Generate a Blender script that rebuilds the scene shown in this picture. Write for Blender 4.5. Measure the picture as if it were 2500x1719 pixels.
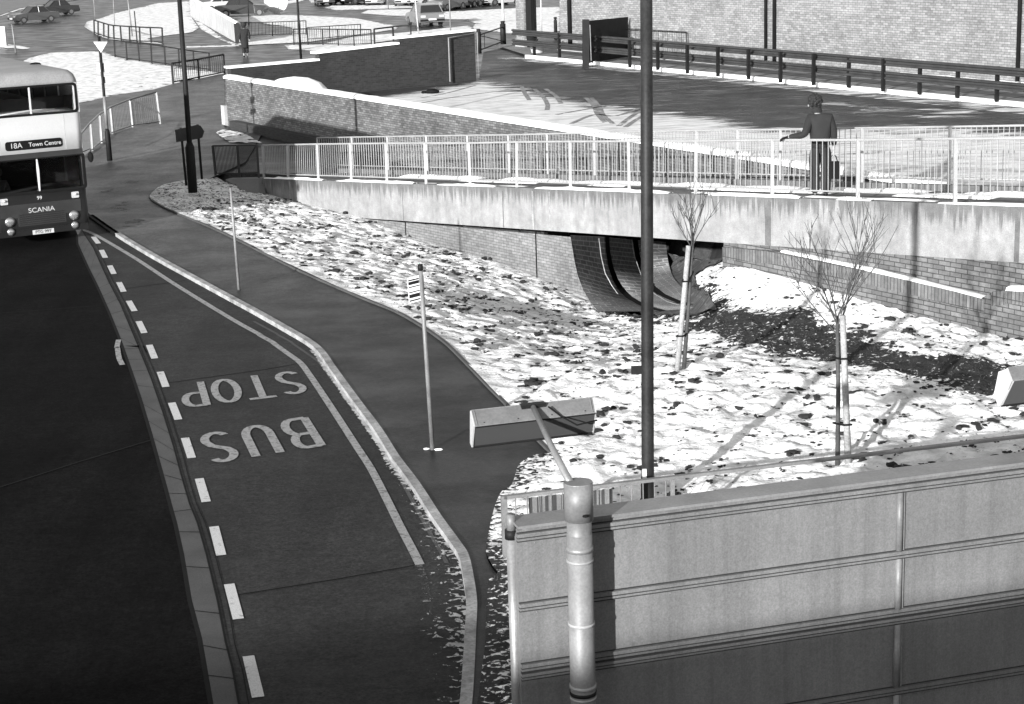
import bpy, math, random
import numpy as np
from mathutils import Vector, Matrix
random.seed(7); rng = np.random.RandomState(5)
for o in list(bpy.data.objects): bpy.data.objects.remove(o)
SC = bpy.context.scene; COL = SC.collection

# ------------------------------------------------------------ camera, sky, sun, exposure
FPX, PITCH, ROLL, HC = 4364.56, .239035, -.0329308, 7.02      # focal length in photo pixels (2500 wide), tilt, roll, height
Fv = Vector((0, math.cos(PITCH), -math.sin(PITCH))); R0 = Vector((1, 0, 0)); U0 = R0.cross(Fv)
Rv = R0*math.cos(ROLL)+U0*math.sin(ROLL); Uv = -R0*math.sin(ROLL)+U0*math.cos(ROLL)
CAM = Vector((0, 0, HC))
cd = bpy.data.cameras.new('camera'); cam = bpy.data.objects.new('camera', cd); COL.objects.link(cam)
cam.matrix_world = Matrix(((Rv.x, Uv.x, -Fv.x, 0), (Rv.y, Uv.y, -Fv.y, 0), (Rv.z, Uv.z, -Fv.z, HC), (0, 0, 0, 1)))
cd.sensor_width = 36; cd.lens = FPX/2500*36; cd.clip_start = .5; cd.clip_end = 6000
SC.camera = cam
SUN_AZ, SUN_EL = 27, 13            # direction the light travels (degrees from +Y towards +X), height
w = bpy.data.worlds.new('World'); SC.world = w; w.use_nodes = True
nt = w.node_tree; nt.nodes.clear()
sky = nt.nodes.new('ShaderNodeTexSky'); sky.sky_type = 'NISHITA'; sky.sun_disc = False
sky.sun_elevation = math.radians(SUN_EL); sky.sun_rotation = math.radians(SUN_AZ+180)
bw = nt.nodes.new('ShaderNodeRGBToBW'); bg = nt.nodes.new('ShaderNodeBackground'); bg.inputs[1].default_value = .15
ow = nt.nodes.new('ShaderNodeOutputWorld')
nt.links.new(sky.outputs[0], bw.inputs[0]); nt.links.new(bw.outputs[0], bg.inputs[0]); nt.links.new(bg.outputs[0], ow.inputs[0])
sd = bpy.data.lights.new('sun', 'SUN'); sd.energy = 5; sd.angle = math.radians(.6); sd.color = (1, 1, 1)
sun = bpy.data.objects.new('sun', sd); COL.objects.link(sun)
a, e = math.radians(SUN_AZ), math.radians(SUN_EL)
sun.rotation_euler = Vector((math.sin(a)*math.cos(e), math.cos(a)*math.cos(e), -math.sin(e))).to_track_quat('-Z', 'Y').to_euler()
SC.view_settings.view_transform = 'Standard'; SC.view_settings.look = 'None'; SC.view_settings.exposure = 1.08; SC.view_settings.gamma = 1

# ------------------------------------------------------------ where a photo pixel stands in the world
def ray(x, y): return (Fv*FPX+Rv*(x-1250)-Uv*(y-859.5))
def G(x, y, z=0.0):
    r = ray(x, y); return CAM+r*((z-HC)/r.z)
def AY(x, y, Y):
    r = ray(x, y); return CAM+r*(Y/r.y)
def DP(x, y, d): return CAM+ray(x, y)*(d/FPX)
OFF = dict(A1=(0, 0), A2=(620, 0), A3=(1240, 0), A4=(1860, 0), B1=(0, 420), B2=(620, 420), B3=(1240, 420), B4=(1860, 420),
           C1=(0, 840), C2=(620, 840), C3=(1240, 840), C4=(1860, 840), D1=(0, 1279), D2=(620, 1279), D3=(1240, 1279), D4=(1860, 1279))
def n(r, x, y): return (OFF[r][0]+x/3.6266, OFF[r][1]+y/3.6266)
def ns(r, pts): return [n(r, *p) for p in pts]
def Gs(pts, z=0.0): return [G(p[0], p[1], z) for p in pts]
class Plane:                      # vertical plane through two ground points
    def __init__(s, p0, p1):
        s.p0 = Vector((p0[0], p0[1], 0)); d = Vector((p1[0]-p0[0], p1[1]-p0[1], 0)); s.L = d.length; s.u = d/s.L
        s.n = Vector((-s.u.y, s.u.x, 0))                     # towards the left of u
        if s.n.y < 0: s.n = -s.n                             # points away from the camera
    def at(s, x, y, off=0.0):
        r = ray(x, y); t = ((s.p0+s.n*off-CAM).dot(s.n))/r.dot(s.n); return CAM+r*t
    def uz(s, u, z, off=0.0): return s.p0+s.u*u+s.n*off+Vector((0, 0, z))

# ------------------------------------------------------------ materials (all neutral greys: the photograph is black and white)
MATS = {}
def newmat(name):
    m = bpy.data.materials.new(name); m.use_nodes = True; t = m.node_tree; b = t.nodes['Principled BSDF']; MATS[name] = m
    return m, t, b
def N_(t, typ, **k):
    q = t.nodes.new(typ)
    for a_, v in k.items(): setattr(q, a_, v)
    return q
def ramp(t, src, stops):
    r = t.nodes.new('ShaderNodeValToRGB'); el = r.color_ramp.elements
    while len(el) < len(stops): el.new(.5)
    for q, (p, c) in zip(el, stops): q.position = p; q.color = (c, c, c, 1)
    t.links.new(src, r.inputs[0]); return r.outputs[0]
def noise(t, vec, scale, detail=3, rough=.55, dist=0):
    q = t.nodes.new('ShaderNodeTexNoise'); q.inputs['Scale'].default_value = scale; q.inputs['Detail'].default_value = detail
    q.inputs['Roughness'].default_value = rough; q.inputs['Distortion'].default_value = dist
    t.links.new(vec, q.inputs['Vector']); return q.outputs[0]
def mul(t, a_, b_, mode='MULTIPLY', fac=1):
    q = t.nodes.new('ShaderNodeMix'); q.data_type = 'RGBA'; q.blend_type = mode; q.inputs[0].default_value = fac
    for s_, i in ((a_, 6), (b_, 7)):
        if isinstance(s_, (int, float)): q.inputs[i].default_value = (s_, s_, s_, 1)
        else: t.links.new(s_, q.inputs[i])
    return q.outputs[2]
def mixf(t, fac, a_, b_):
    q = t.nodes.new('ShaderNodeMix'); q.data_type = 'RGBA'; t.links.new(fac, q.inputs[0])
    for s_, i in ((a_, 6), (b_, 7)):
        if isinstance(s_, (int, float)): q.inputs[i].default_value = (s_, s_, s_, 1)
        else: t.links.new(s_, q.inputs[i])
    return q.outputs[2]
def bump(t, b, h, strength, dist=.02):
    q = t.nodes.new('ShaderNodeBump'); q.inputs['Strength'].default_value = strength; q.inputs['Distance'].default_value = dist
    t.links.new(h, q.inputs['Height']); t.links.new(q.outputs[0], b.inputs['Normal'])
def coords(t, uv=False, sc=(1, 1, 1)):
    c = t.nodes.new('ShaderNodeTexCoord'); mp = t.nodes.new('ShaderNodeMapping'); mp.inputs['Scale'].default_value = sc
    t.links.new(c.outputs['UV' if uv else 'Object'], mp.inputs[0]); return mp.outputs[0]
def surf(name, base, rough=.6, var=.35, scale=1.2, fine=60, fvar=.25, bmp=.2, metal=0, spec=.5, rvar=0):
    m, t, b = newmat(name); v = coords(t)
    c = ramp(t, noise(t, v, scale, 4), [(.3, base*(1-var)), (.7, base*(1+var))])
    f = noise(t, v, fine, 2)
    c = mul(t, c, ramp(t, f, [(.3, 1-fvar), (.7, 1+fvar*.6)]))
    t.links.new(c, b.inputs['Base Color']); b.inputs['Roughness'].default_value = rough; b.inputs['Metallic'].default_value = metal
    b.inputs['Specular IOR Level'].default_value = spec
    if rvar:
        t.links.new(ramp(t, noise(t, v, scale*1.7, 3), [(.35, rough-rvar), (.65, rough+rvar)]), b.inputs['Roughness'])
    if bmp: bump(t, b, f, bmp, .01)
    return m
def brick(name, c1, c2, mortar, big=1.0, dirt=.35, soldier=False, flat=False):
    m, t, b = newmat(name); v = coords(t, not flat)
    q = t.nodes.new('ShaderNodeTexBrick'); t.links.new(v, q.inputs['Vector'])
    q.inputs['Scale'].default_value = 1; q.inputs['Brick Width'].default_value = (.0675 if soldier else .2025)*big; q.inputs['Row Height'].default_value = (.24 if soldier else .0675)*big
    q.inputs['Mortar Size'].default_value = .007*big; q.inputs['Mortar Smooth'].default_value = .2; q.inputs['Bias'].default_value = 0
    q.offset = 0 if soldier else .5
    q.inputs['Color1'].default_value = (c1,)*3+(1,); q.inputs['Color2'].default_value = (c2,)*3+(1,); q.inputs['Mortar'].default_value = (mortar,)*3+(1,)
    c = mul(t, q.outputs['Color'], ramp(t, noise(t, v, .7, 5, .65), [(.3, 1-dirt), (.7, 1+dirt*.4)]))
    c = mul(t, c, ramp(t, noise(t, v, 9, 3), [(.3, .75), (.7, 1.15)]))
    c = mul(t, c, ramp(t, noise(t, v, 55, 2), [(.3, .8), (.7, 1.12)]))
    t.links.new(c, b.inputs['Base Color']); b.inputs['Roughness'].default_value = .9
    bump(t, b, q.outputs['Fac'], -.5, .01); return m
def asphalt(name, base, rough, wet=0.0, pud=False):
    m, t, b = newmat(name); v = coords(t)
    big = noise(t, v, .35, 5, .6); med = noise(t, v, 3.0, 4); fine = noise(t, v, 26, 4, .8)
    c = ramp(t, big, [(.3, base*.75), (.7, base*1.25)])
    c = mul(t, c, ramp(t, med, [(.3, .82), (.7, 1.15)]))
    c = mul(t, c, ramp(t, fine, [(.3, .3), (.72, 1.8)]))
    c = mul(t, c, ramp(t, noise(t, v, 9, 5, .75), [(.36, .6), (.6, 1.25)]))
    c = mul(t, c, ramp(t, noise(t, coords(t, False, (1.6, .22, 1)), .9, 3, .5), [(.35, .8), (.65, 1.18)]))
    t.links.new(c, b.inputs['Base Color'])
    mv = t.nodes.new('ShaderNodeMapping'); mv.inputs['Scale'].default_value = (.8, 1.1, 1); t.links.new(v, mv.inputs[0])
    t.links.new(ramp(t, noise(t, mv.outputs[0], .8, 5, .6), [(.38, rough-wet), (.62, rough)]), b.inputs['Roughness'])
    b.inputs['Specular IOR Level'].default_value = .22
    bump(t, b, fine, .5, .006); return m
m_road = asphalt('road_asphalt', .006, .9, .05); m_road.node_tree.nodes['Principled BSDF'].inputs['Specular IOR Level'].default_value = .03
m_bay = asphalt('bay_asphalt', .018, .85, .1)
m_path = asphalt('path_asphalt', .015, .6, .12)
m_far = asphalt('wet_paving', .026, .5, .17)
m_yard = asphalt('yard_asphalt', .035, .6, .15)
surf('channel', .045, .8, .3, 1.5); surf('kerb', .24, .8, .45, 3, 30, .3); surf('concrete', .3, .8, .2, 1.5); surf('slab', .15, .8, .2, .8)
surf('white_metal', .25, .45, .1, 2, 40, .1, .05); surf('galv', .2, .45, .2, 3, 50, .15, .1, .3); surf('pale_metal', .14, .5, .28, 3, 50, .15, .05)
surf('dark_metal', .010, .6, .2, 3, 40, .2, .05, 0, .15); surf('post_paint', .016, .55, .4, 3, 30, .3, .1, 0, .2); surf('rail_metal', .032, .55, .25, 2, 30, .25, .1, .0, .3)
surf('stake', .24, .8, .2, 6, 40, .3, .1); surf('bark', .045, .85, .3, 8, 60, .3, .2); surf('black', .006, .8, .1, 5, 40, .1, 0, 0, .1); surf('rubber', .02, .8)
surf('bus_white', .36, .35, .05, 1, 30, .04, 0); surf('bus_dark', .009, .4, .2, 1.5, 30, .12, 0, 0, .3); surf('bus_roof', .2, .55, .15, 1.2, 30, .15, .05); surf('grille', .018, .5, .2, 4)
surf('white_paint', .4, .5, .05, 2, 30, .05, 0); surf('chrome', .25, .3, .05, 4, 30, .05, 0, .8); surf('skin', .22, .6, .05, 5, 30, .05, 0)
surf('jacket', .009, .9, .3, 6, 90, .35, .3); surf('trouser', .012, .9, .2, 6, 90, .3, .2); surf('hair', .006, .7, .5, 25, 120, .6, .6); surf('coat', .006, .9, .2)
surf('sign_grey', .35, .6, .1); surf('slab_dark', .05, .85, .35, 2, 25, .3); surf('car_white', .4, .3, .05); surf('car_dark', .02, .3, .05); surf('car_grey', .05, .3, .05); surf('car_mid', .12, .3, .05)
surf('corrugated', .07, .5, .2, 3); surf('mud', .009, .9, .4, 8, 30, .4, .5)
m, t, b = newmat('dull_glass'); b.inputs['Base Color'].default_value = (.06, .06, .06, 1); b.inputs['Roughness'].default_value = .35
m, t, b = newmat('glass'); b.inputs['Base Color'].default_value = (.02, .02, .02, 1); b.inputs['Roughness'].default_value = .06; b.inputs['Specular IOR Level'].default_value = .5
m, t, b = newmat('window_glass'); b.inputs['Base Color'].default_value = (.9, .9, .9, 1); b.inputs['Roughness'].default_value = .02; b.inputs['Transmission Weight'].default_value = 1; b.inputs['IOR'].default_value = 1.12
m, t, b = newmat('lens'); b.inputs['Base Color'].default_value = (.4, .4, .4, 1); b.inputs['Roughness'].default_value = .12; b.inputs['Metallic'].default_value = .7
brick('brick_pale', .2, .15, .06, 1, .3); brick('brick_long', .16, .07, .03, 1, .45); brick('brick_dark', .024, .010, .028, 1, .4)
brick('brick_abut', .20, .14, .08, 1, .35); brick('brick_block', .15, .085, .025, 1.25, .5); brick('brick_soldier', .14, .085, .03, 1.2, .3, True)
brick('brick_paving', .075, .035, .11, 2.2, .7, False, True); brick('brick_ring', .14, .08, .3, 1.5, .3); brick('brick_building', .25, .15, .09, 1.25, .28)
# worn white road paint
m, t, b = newmat('road_paint'); v = coords(t)
w_ = ramp(t, noise(t, v, 14, 5, .7), [(.36, 0), (.5, 1)]); w2 = ramp(t, noise(t, v, 60, 3, .7), [(.3, .45), (.6, 1)])
t.links.new(mixf(t, mul(t, w_, w2), .08, .27), b.inputs['Base Color']); b.inputs['Roughness'].default_value = .7
m, t, b = newmat('road_paint_bright'); v = coords(t)
w_ = ramp(t, noise(t, v, 9, 5, .7), [(.3, 0), (.42, 1)]); w2 = ramp(t, noise(t, v, 60, 3, .7), [(.3, .6), (.6, 1)])
t.links.new(mixf(t, mul(t, w_, w2), .08, .5), b.inputs['Base Color']); b.inputs['Roughness'].default_value = .7
# stained concrete parapet
m, t, b = newmat('stained_concrete'); v = coords(t, True, (3.2, .5, 1)); v2 = coords(t, True)
c = ramp(t, noise(t, v, 1, 5, .65), [(.3, .16), (.46, .22), (.7, .26)])
c = mul(t, c, ramp(t, noise(t, v2, 1.1, 5, .6), [(.3, .72), (.7, 1.12)])); c = mul(t, c, ramp(t, noise(t, v2, 45, 2), [(.3, .8), (.7, 1.12)]))
st = noise(t, coords(t, True, (7, .05, 1)), 1, 4, .75)                       # run-off streaks hanging from the top edge
at = t.nodes.new('ShaderNodeAttribute'); at.attribute_name = 'drip'
ad = t.nodes.new('ShaderNodeMath'); ad.operation = 'MULTIPLY_ADD'; t.links.new(at.outputs['Fac'], ad.inputs[0]); ad.inputs[1].default_value = -.55; t.links.new(st, ad.inputs[2])
c = mul(t, c, ramp(t, ad.outputs[0], [(.33, 1), (.43, .5)]))
c = mul(t, c, ramp(t, noise(t, coords(t, True, (1, 1, 1)), 6, 5, .7), [(.3, .8), (.7, 1.12)]))
t.links.new(c, b.inputs['Base Color']); b.inputs['Roughness'].default_value = .85
# brushed hoarding panels
m, t, b = newmat('hoarding_panel'); v = coords(t)
c = ramp(t, noise(t, v, .8, 4, .6), [(.3, .11), (.7, .15)]); c = mul(t, c, ramp(t, noise(t, v, 70, 2), [(.3, .82), (.7, 1.14)]))
c = mul(t, c, ramp(t, noise(t, coords(t, False, (3, 3, .3)), 1.2, 4, .6), [(.3, .88), (.7, 1.08)]))
c = mul(t, c, ramp(t, noise(t, coords(t, False, (14, 14, .35)), 1, 4, .7), [(.25, .8), (.5, 1.0), (.8, 1.08)])); c = mul(t, c, ramp(t, noise(t, v, 30, 4, .8), [(.3, .85), (.7, 1.12)]))
t.links.new(c, b.inputs['Base Color']); b.inputs['Roughness'].default_value = .5
# snow, several kinds
def snowmat(name, cover, scale=5.0, soil=.045, clump=(1, 1, 1), bright=.82, bs=.5, attr=False, clear=False, sw=.05):
    m, t, b = newmat(name); v = coords(t, False, clump)
    q = noise(t, v, scale, 5, .62, .6); big = noise(t, v, .55, 3)
    s = t.nodes.new('ShaderNodeMath'); s.operation = 'MULTIPLY_ADD'; t.links.new(big, s.inputs[0]); s.inputs[1].default_value = .25; t.links.new(q, s.inputs[2])
    src = s.outputs[0]
    if attr:
        at = t.nodes.new('ShaderNodeAttribute'); at.attribute_name = 'bare'
        d = t.nodes.new('ShaderNodeMath'); d.operation = 'SUBTRACT'; t.links.new(src, d.inputs[0]); t.links.new(at.outputs['Fac'], d.inputs[1]); src = d.outputs[0]
    k = ramp(t, src, [(cover, 0), (cover+sw, 1)])
    sc_ = mul(t, ramp(t, noise(t, v, 30, 4, .7), [(.3, soil*.4), (.7, soil*1.9)]), 1.0)
    sn = ramp(t, noise(t, v, 2.3, 5, .6), [(.34, bright*.55), (.58, bright)])
    sn = mul(t, sn, ramp(t, noise(t, v, 50, 2), [(.3, .9), (.6, 1)]))
    t.links.new(mixf(t, k, sc_, sn), b.inputs['Base Color']); b.inputs['Roughness'].default_value = .85; b.inputs['Specular IOR Level'].default_value = .2
    if clear: t.links.new(sn, b.inputs['Base Color']); t.links.new(k, b.inputs['Alpha'])
    bump(t, b, q, bs, .06); return m
snowmat('snow_bank', .43, 10, .02, (1, 1.2, 1), .9, .6, True)
snowmat('snow_far', .40, 1.6, .12, (1, 1, 1), .84, .2, True, True)
snowmat('snow_patchy', .52, 1.7, .07, (1, 1, 1), .7, .25, False, True)
snowmat('snow_slush', .60, 10, .034, (1, 1, 1), .42, .3, True, True)
snowmat('snow_smear', .585, 1.0, .075, (.6, 2.0, 1), .72, .15, True, True, .16)
snowmat('snow_thin', .585, 1.3, .075, (.6, 2.0, 1), .26, .1, True, True, .2)
surf('snow_cap', .86, .8, .04, 3, 30, .05, .3)

# ------------------------------------------------------------ building blocks
def tag(o, label=None, cat=None, group=None, kind=None):
    if label: o['label'] = label
    if cat: o['category'] = cat
    if group: o['group'] = group
    if kind: o['kind'] = kind
    return o
def thing(name, label, cat, loc=(0, 0, 0), group=None):
    o = bpy.data.objects.new(name, None); COL.objects.link(o); o.location = loc; o.empty_display_size = .2
    return tag(o, label, cat, group)
class MB:
    def __init__(s): s.v = []; s.f = []; s.m = []
    def add(s, vs, fs, mi=0):
        k = len(s.v); s.v += [tuple(p) for p in vs]; s.f += [tuple(i+k for i in f) for f in fs]; s.m += [mi]*len(fs); return s
    def poly(s, pts, mi=0): return s.add(pts, [tuple(range(len(pts)))], mi)
    def prism(s, pts, vec, mi=0):
        k = len(pts); vec = Vector(vec); pts = [Vector(p) for p in pts]
        fs = [tuple(range(k))[::-1], tuple(range(k, 2*k))]+[(i, (i+1) % k, k+(i+1) % k, k+i) for i in range(k)]
        return s.add(pts+[p+vec for p in pts], fs, mi)
    def box(s, o, a_, b_, c_, mi=0):
        o, a_, b_, c_ = map(Vector, (o, a_, b_, c_)); return s.prism([o, o+a_, o+a_+b_, o+b_], c_, mi)
    def cbox(s, c, u, lu, v, lv, w_, lw, mi=0):
        c, u, v, w_ = map(Vector, (c, u, v, w_)); return s.box(c-u*lu/2-v*lv/2-w_*lw/2, u*lu, v*lv, w_*lw, mi)
    def tube(s, pts, rad, k=8, cap=True, mi=0):
        pts = [Vector(p) for p in pts]; m_ = len(pts); rad = rad if isinstance(rad, (list, tuple)) else [rad]*m_
        vs = []; ref = None
        for i, p in enumerate(pts):
            d = (pts[min(i+1, m_-1)]-pts[max(i-1, 0)]).normalized()
            if ref is None: ref = Vector((0, 0, 1)) if abs(d.z) < .9 else Vector((1, 0, 0))
            x = d.cross(ref).normalized(); y = d.cross(x).normalized()
            if abs(d.z) < .9: ref = Vector((0, 0, 1))
            for j in range(k):
                an = 2*math.pi*j/k; vs.append(p+(x*math.cos(an)+y*math.sin(an))*rad[i])
        fs = [(i*k+j, i*k+(j+1) % k, (i+1)*k+(j+1) % k, (i+1)*k+j) for i in range(m_-1) for j in range(k)]
        if cap: fs += [tuple(range(k))[::-1], tuple(range((m_-1)*k, m_*k))]
        return s.add(vs, fs, mi)
    def ball(s, c, r, sz=(1, 1, 1), k=10, jit=0, mi=0):
        c = Vector(c); vs = []; h = k//2
        for i in range(1, h):
            th = math.pi*i/h
            for j in range(k):
                ph = 2*math.pi*j/k; q = r*(1+random.uniform(-jit, jit))
                vs.append(c+Vector((math.sin(th)*math.cos(ph)*sz[0], math.sin(th)*math.sin(ph)*sz[1], math.cos(th)*sz[2]))*q)
        vs += [c+Vector((0, 0, r*sz[2])), c-Vector((0, 0, r*sz[2]))]; T, B_ = len(vs)-2, len(vs)-1
        fs = [(i*k+j, (i+1)*k+j, (i+1)*k+(j+1) % k, i*k+(j+1) % k) for i in range(h-2) for j in range(k)]
        fs += [(T, j, (j+1) % k) for j in range(k)]+[(B_, (h-2)*k+(j+1) % k, (h-2)*k+j) for j in range(k)]
        return s.add(vs, fs, mi)
    def build(s, name, mats, parent=None, smooth=False, uvdir=None):
        me = bpy.data.meshes.new(name); me.from_pydata(s.v, [], s.f)
        mats = mats if isinstance(mats, (list, tuple)) else [mats]
        for q in mats: me.materials.append(MATS[q] if isinstance(q, str) else q)
        me.polygons.foreach_set('material_index', s.m)
        if smooth: me.polygons.foreach_set('use_smooth', [True]*len(s.f))
        uv = me.uv_layers.new(name='uv'); dat = uv.data
        for p in me.polygons:
            nn = p.normal
            if abs(nn.z) > .75: ax, ay = Vector((1, 0, 0)), Vector((0, 1, 0))
            else:
                ax = Vector(uvdir) if uvdir is not None else Vector((-nn.y, nn.x, 0)).normalized()
                if ax.x < 0: ax = -ax
                ay = Vector((0, 0, 1))
            for li in p.loop_indices:
                co = me.vertices[me.loops[li].vertex_index].co; dat[li].uv = (co.dot(ax), co.dot(ay))
        me.update()
        o = bpy.data.objects.new(name, me); COL.objects.link(o)
        if parent is not None:
            o.parent = parent; o.matrix_parent_inverse = Matrix.Translation(parent.location).inverted() if parent.type == 'EMPTY' and parent.parent is None else Matrix()
        return o
def copytree(o, parent=None):
    c = o.copy(); COL.objects.link(c)
    if parent is not None: c.parent = parent; c.matrix_parent_inverse = o.matrix_parent_inverse.copy()
    for ch in [q for q in ALLOBJ() if q.parent == o]: copytree(ch, c)
    return c
def ALLOBJ(): return list(bpy.data.objects)
def strip(pts, wd, z, side=0):
    """flat ribbon along a polyline of ground points; side 0 centred, +1 right of travel, -1 left"""
    L, Rr = [], []
    P = [Vector((p[0], p[1], 0)) for p in pts]
    for i, p in enumerate(P):
        d = (P[min(i+1, len(P)-1)]-P[max(i-1, 0)]).normalized(); s_ = Vector((d.y, -d.x, 0))
        a_, b_ = ((-wd/2, wd/2) if side == 0 else ((0, wd) if side > 0 else (-wd, 0)))
        L.append(p+s_*a_+Vector((0, 0, z))); Rr.append(p+s_*b_+Vector((0, 0, z)))
    return L, Rr
def ribbon(mb, pts, wd, z, side=0, h=0):
    L, Rr = strip(pts, wd, z, side); k = len(L)
    if h <= 0:
        mb.add(L+Rr, [(i, i+1, k+i+1, k+i) for i in range(k-1)])
    else:
        dn = Vector((0, 0, -h)); vs = L+Rr+[p+dn for p in L]+[p+dn for p in Rr]
        fs = [(i, i+1, k+i+1, k+i) for i in range(k-1)]+[(2*k+i, 2*k+i+1, i+1, i) for i in range(k-1)]+[(k+i, k+i+1, 3*k+i+1, 3*k+i) for i in range(k-1)]+[(0, k, 3*k, 2*k), (k-1, 2*k-1, 4*k-1, 3*k-1)]
        mb.add(vs, fs)
    return mb
def spline(pts, k=5):
    out = []; P = [Vector((p[0], p[1], 0)) for p in pts]
    for i in range(len(P)-1):
        p0, p1, p2, p3 = P[max(i-1, 0)], P[i], P[i+1], P[min(i+2, len(P)-1)]
        for j in range(k):
            u = j/k; out.append(.5*((2*p1)+(-p0+p2)*u+(2*p0-5*p1+4*p2-p3)*u*u+(-p0+3*p1-3*p2+p3)*u**3))
    out.append(P[-1]); return out
def sheet(name, pts, z, mat, label=None, thick=0):
    mb = MB(); P = [Vector((p[0], p[1], z)) for p in pts]
    if thick: mb.prism([p-Vector((0, 0, thick)) for p in P], (0, 0, thick))
    else: mb.poly(P)
    o = mb.build(name, mat); tag(o, label, kind='structure'); return o
def tri_fill(o):
    import bmesh
    bm = bmesh.new(); bm.from_mesh(o.data); bmesh.ops.triangulate(bm, faces=[f for f in bm.faces if len(f.verts) > 4]); 
    bmesh.ops.recalc_face_normals(bm, faces=bm.faces); bm.to_mesh(o.data); bm.free()
def pole(name, label, cat, base, top, r, mat='dark_metal', base_r=0, base_h=0, group=None, parent=None):
    base, top = Vector(base), Vector(top); t_ = thing(name, label, cat, base, group)
    MB().tube([base, base.lerp(top, .5), top], [r, r*.92, r*.8], 10).build('post', mat, t_, True)
    if base_h:
        k = base_h/(top-base).length
        MB().tube([base, base.lerp(top, k*.9), base.lerp(top, k)], [base_r, base_r, r*1.02], 10).build('post_base', mat, t_, True)
    return t_
def text(name, body, size, mat, parent, M, ext=.003):
    cu = bpy.data.curves.new(name, 'FONT'); cu.body = body; cu.size = size; cu.extrude = ext; cu.align_x = 'CENTER'; cu.align_y = 'CENTER'
    o = bpy.data.objects.new(name, cu); COL.objects.link(o); bpy.context.view_layer.update()
    me = bpy.data.meshes.new_from_object(o); bpy.data.objects.remove(o); me.transform(M); me.materials.clear(); me.materials.append(MATS[mat])
    q = bpy.data.objects.new(name, me); COL.objects.link(q)
    if parent is not None: q.parent = parent; q.matrix_parent_inverse = Matrix.Translation(parent.location).inverted() if parent.parent is None else Matrix()
    return q
Z = Vector((0, 0, 1))
# vectorised value noise
LAT = rng.rand(256, 256)
def vn(x, y):
    xi, yi = np.floor(x).astype(int), np.floor(y).astype(int); fx, fy = x-xi, y-yi; fx = fx*fx*(3-2*fx); fy = fy*fy*(3-2*fy)
    g = lambda i, j: LAT[i % 256, j % 256]
    return (g(xi, yi)*(1-fx)+g(xi+1, yi)*fx)*(1-fy)+(g(xi, yi+1)*(1-fx)+g(xi+1, yi+1)*fx)*fy
def inpoly(X, Y, P):
    ins = np.zeros(X.shape, bool); k = len(P)
    for i in range(k):
        x1, y1 = P[i][:2]; x2, y2 = P[(i+1) % k][:2]
        c = ((y1 > Y) != (y2 > Y)) & (X < (x2-x1)*(Y-y1)/((y2-y1) or 1e-9)+x1); ins ^= c
    return ins
def segdist(X, Y, P, closed=True):
    best = np.full(X.shape, 1e9); bx = X.copy(); by = Y.copy(); k = len(P)
    for i in range(k if closed else k-1):
        x1, y1 = P[i][:2]; x2, y2 = P[(i+1) % k][:2]; dx, dy = x2-x1, y2-y1
        t_ = np.clip(((X-x1)*dx+(Y-y1)*dy)/(dx*dx+dy*dy+1e-12), 0, 1); qx, qy = x1+t_*dx, y1+t_*dy
        d = np.hypot(X-qx, Y-qy); m_ = d < best; best[m_] = d[m_]; bx[m_] = qx[m_]; by[m_] = qy[m_]
    return best, bx, by
def gridsheet(name, poly, step, hfun, mat, attrs=None, label=None, kind='structure', snap=True):
    P = [(p[0], p[1]) for p in poly]; xs = [p[0] for p in P]; ys = [p[1] for p in P]
    gx = np.arange(min(xs)-step, max(xs)+2*step, step); gy = np.arange(min(ys)-step, max(ys)+2*step, step)
    X, Y = np.meshgrid(gx, gy, indexing='ij'); ins = inpoly(X, Y, P)
    quad = ins[:-1, :-1] | ins[1:, :-1] | ins[1:, 1:] | ins[:-1, 1:]
    used = np.zeros(ins.shape, bool); used[:-1, :-1] |= quad; used[1:, :-1] |= quad; used[1:, 1:] |= quad; used[:-1, 1:] |= quad
    x, y = X[used].copy(), Y[used].copy(); iu = ins[used]
    if snap:
        xo, yo = x[~iu], y[~iu]; d, bx, by = segdist(xo, yo, P); x[~iu] = bx; y[~iu] = by
    idx = -np.ones(ins.shape, int); idx[used] = np.arange(used.sum())
    z = hfun(x, y); I, J = np.nonzero(quad)
    F = np.stack([idx[I, J], idx[I+1, J], idx[I+1, J+1], idx[I, J+1]], 1)
    me = bpy.data.meshes.new(name); me.vertices.add(len(x)); me.vertices.foreach_set('co', np.stack([x, y, z], 1).ravel())
    me.loops.add(F.size); me.loops.foreach_set('vertex_index', F.ravel()); me.polygons.add(len(F)); me.polygons.foreach_set('loop_start', np.arange(0, F.size, 4)); me.polygons.foreach_set('use_smooth', np.ones(len(F), bool))
    me.update(calc_edges=True); me.validate()
    for an, fn in (attrs or {}).items():
        at_ = me.attributes.new(an, 'FLOAT', 'POINT'); at_.data.foreach_set('value', fn(x, y).astype(np.float32))
    me.materials.append(MATS[mat]); o = bpy.data.objects.new(name, me); COL.objects.link(o); tag(o, label, kind=kind); return o

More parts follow.
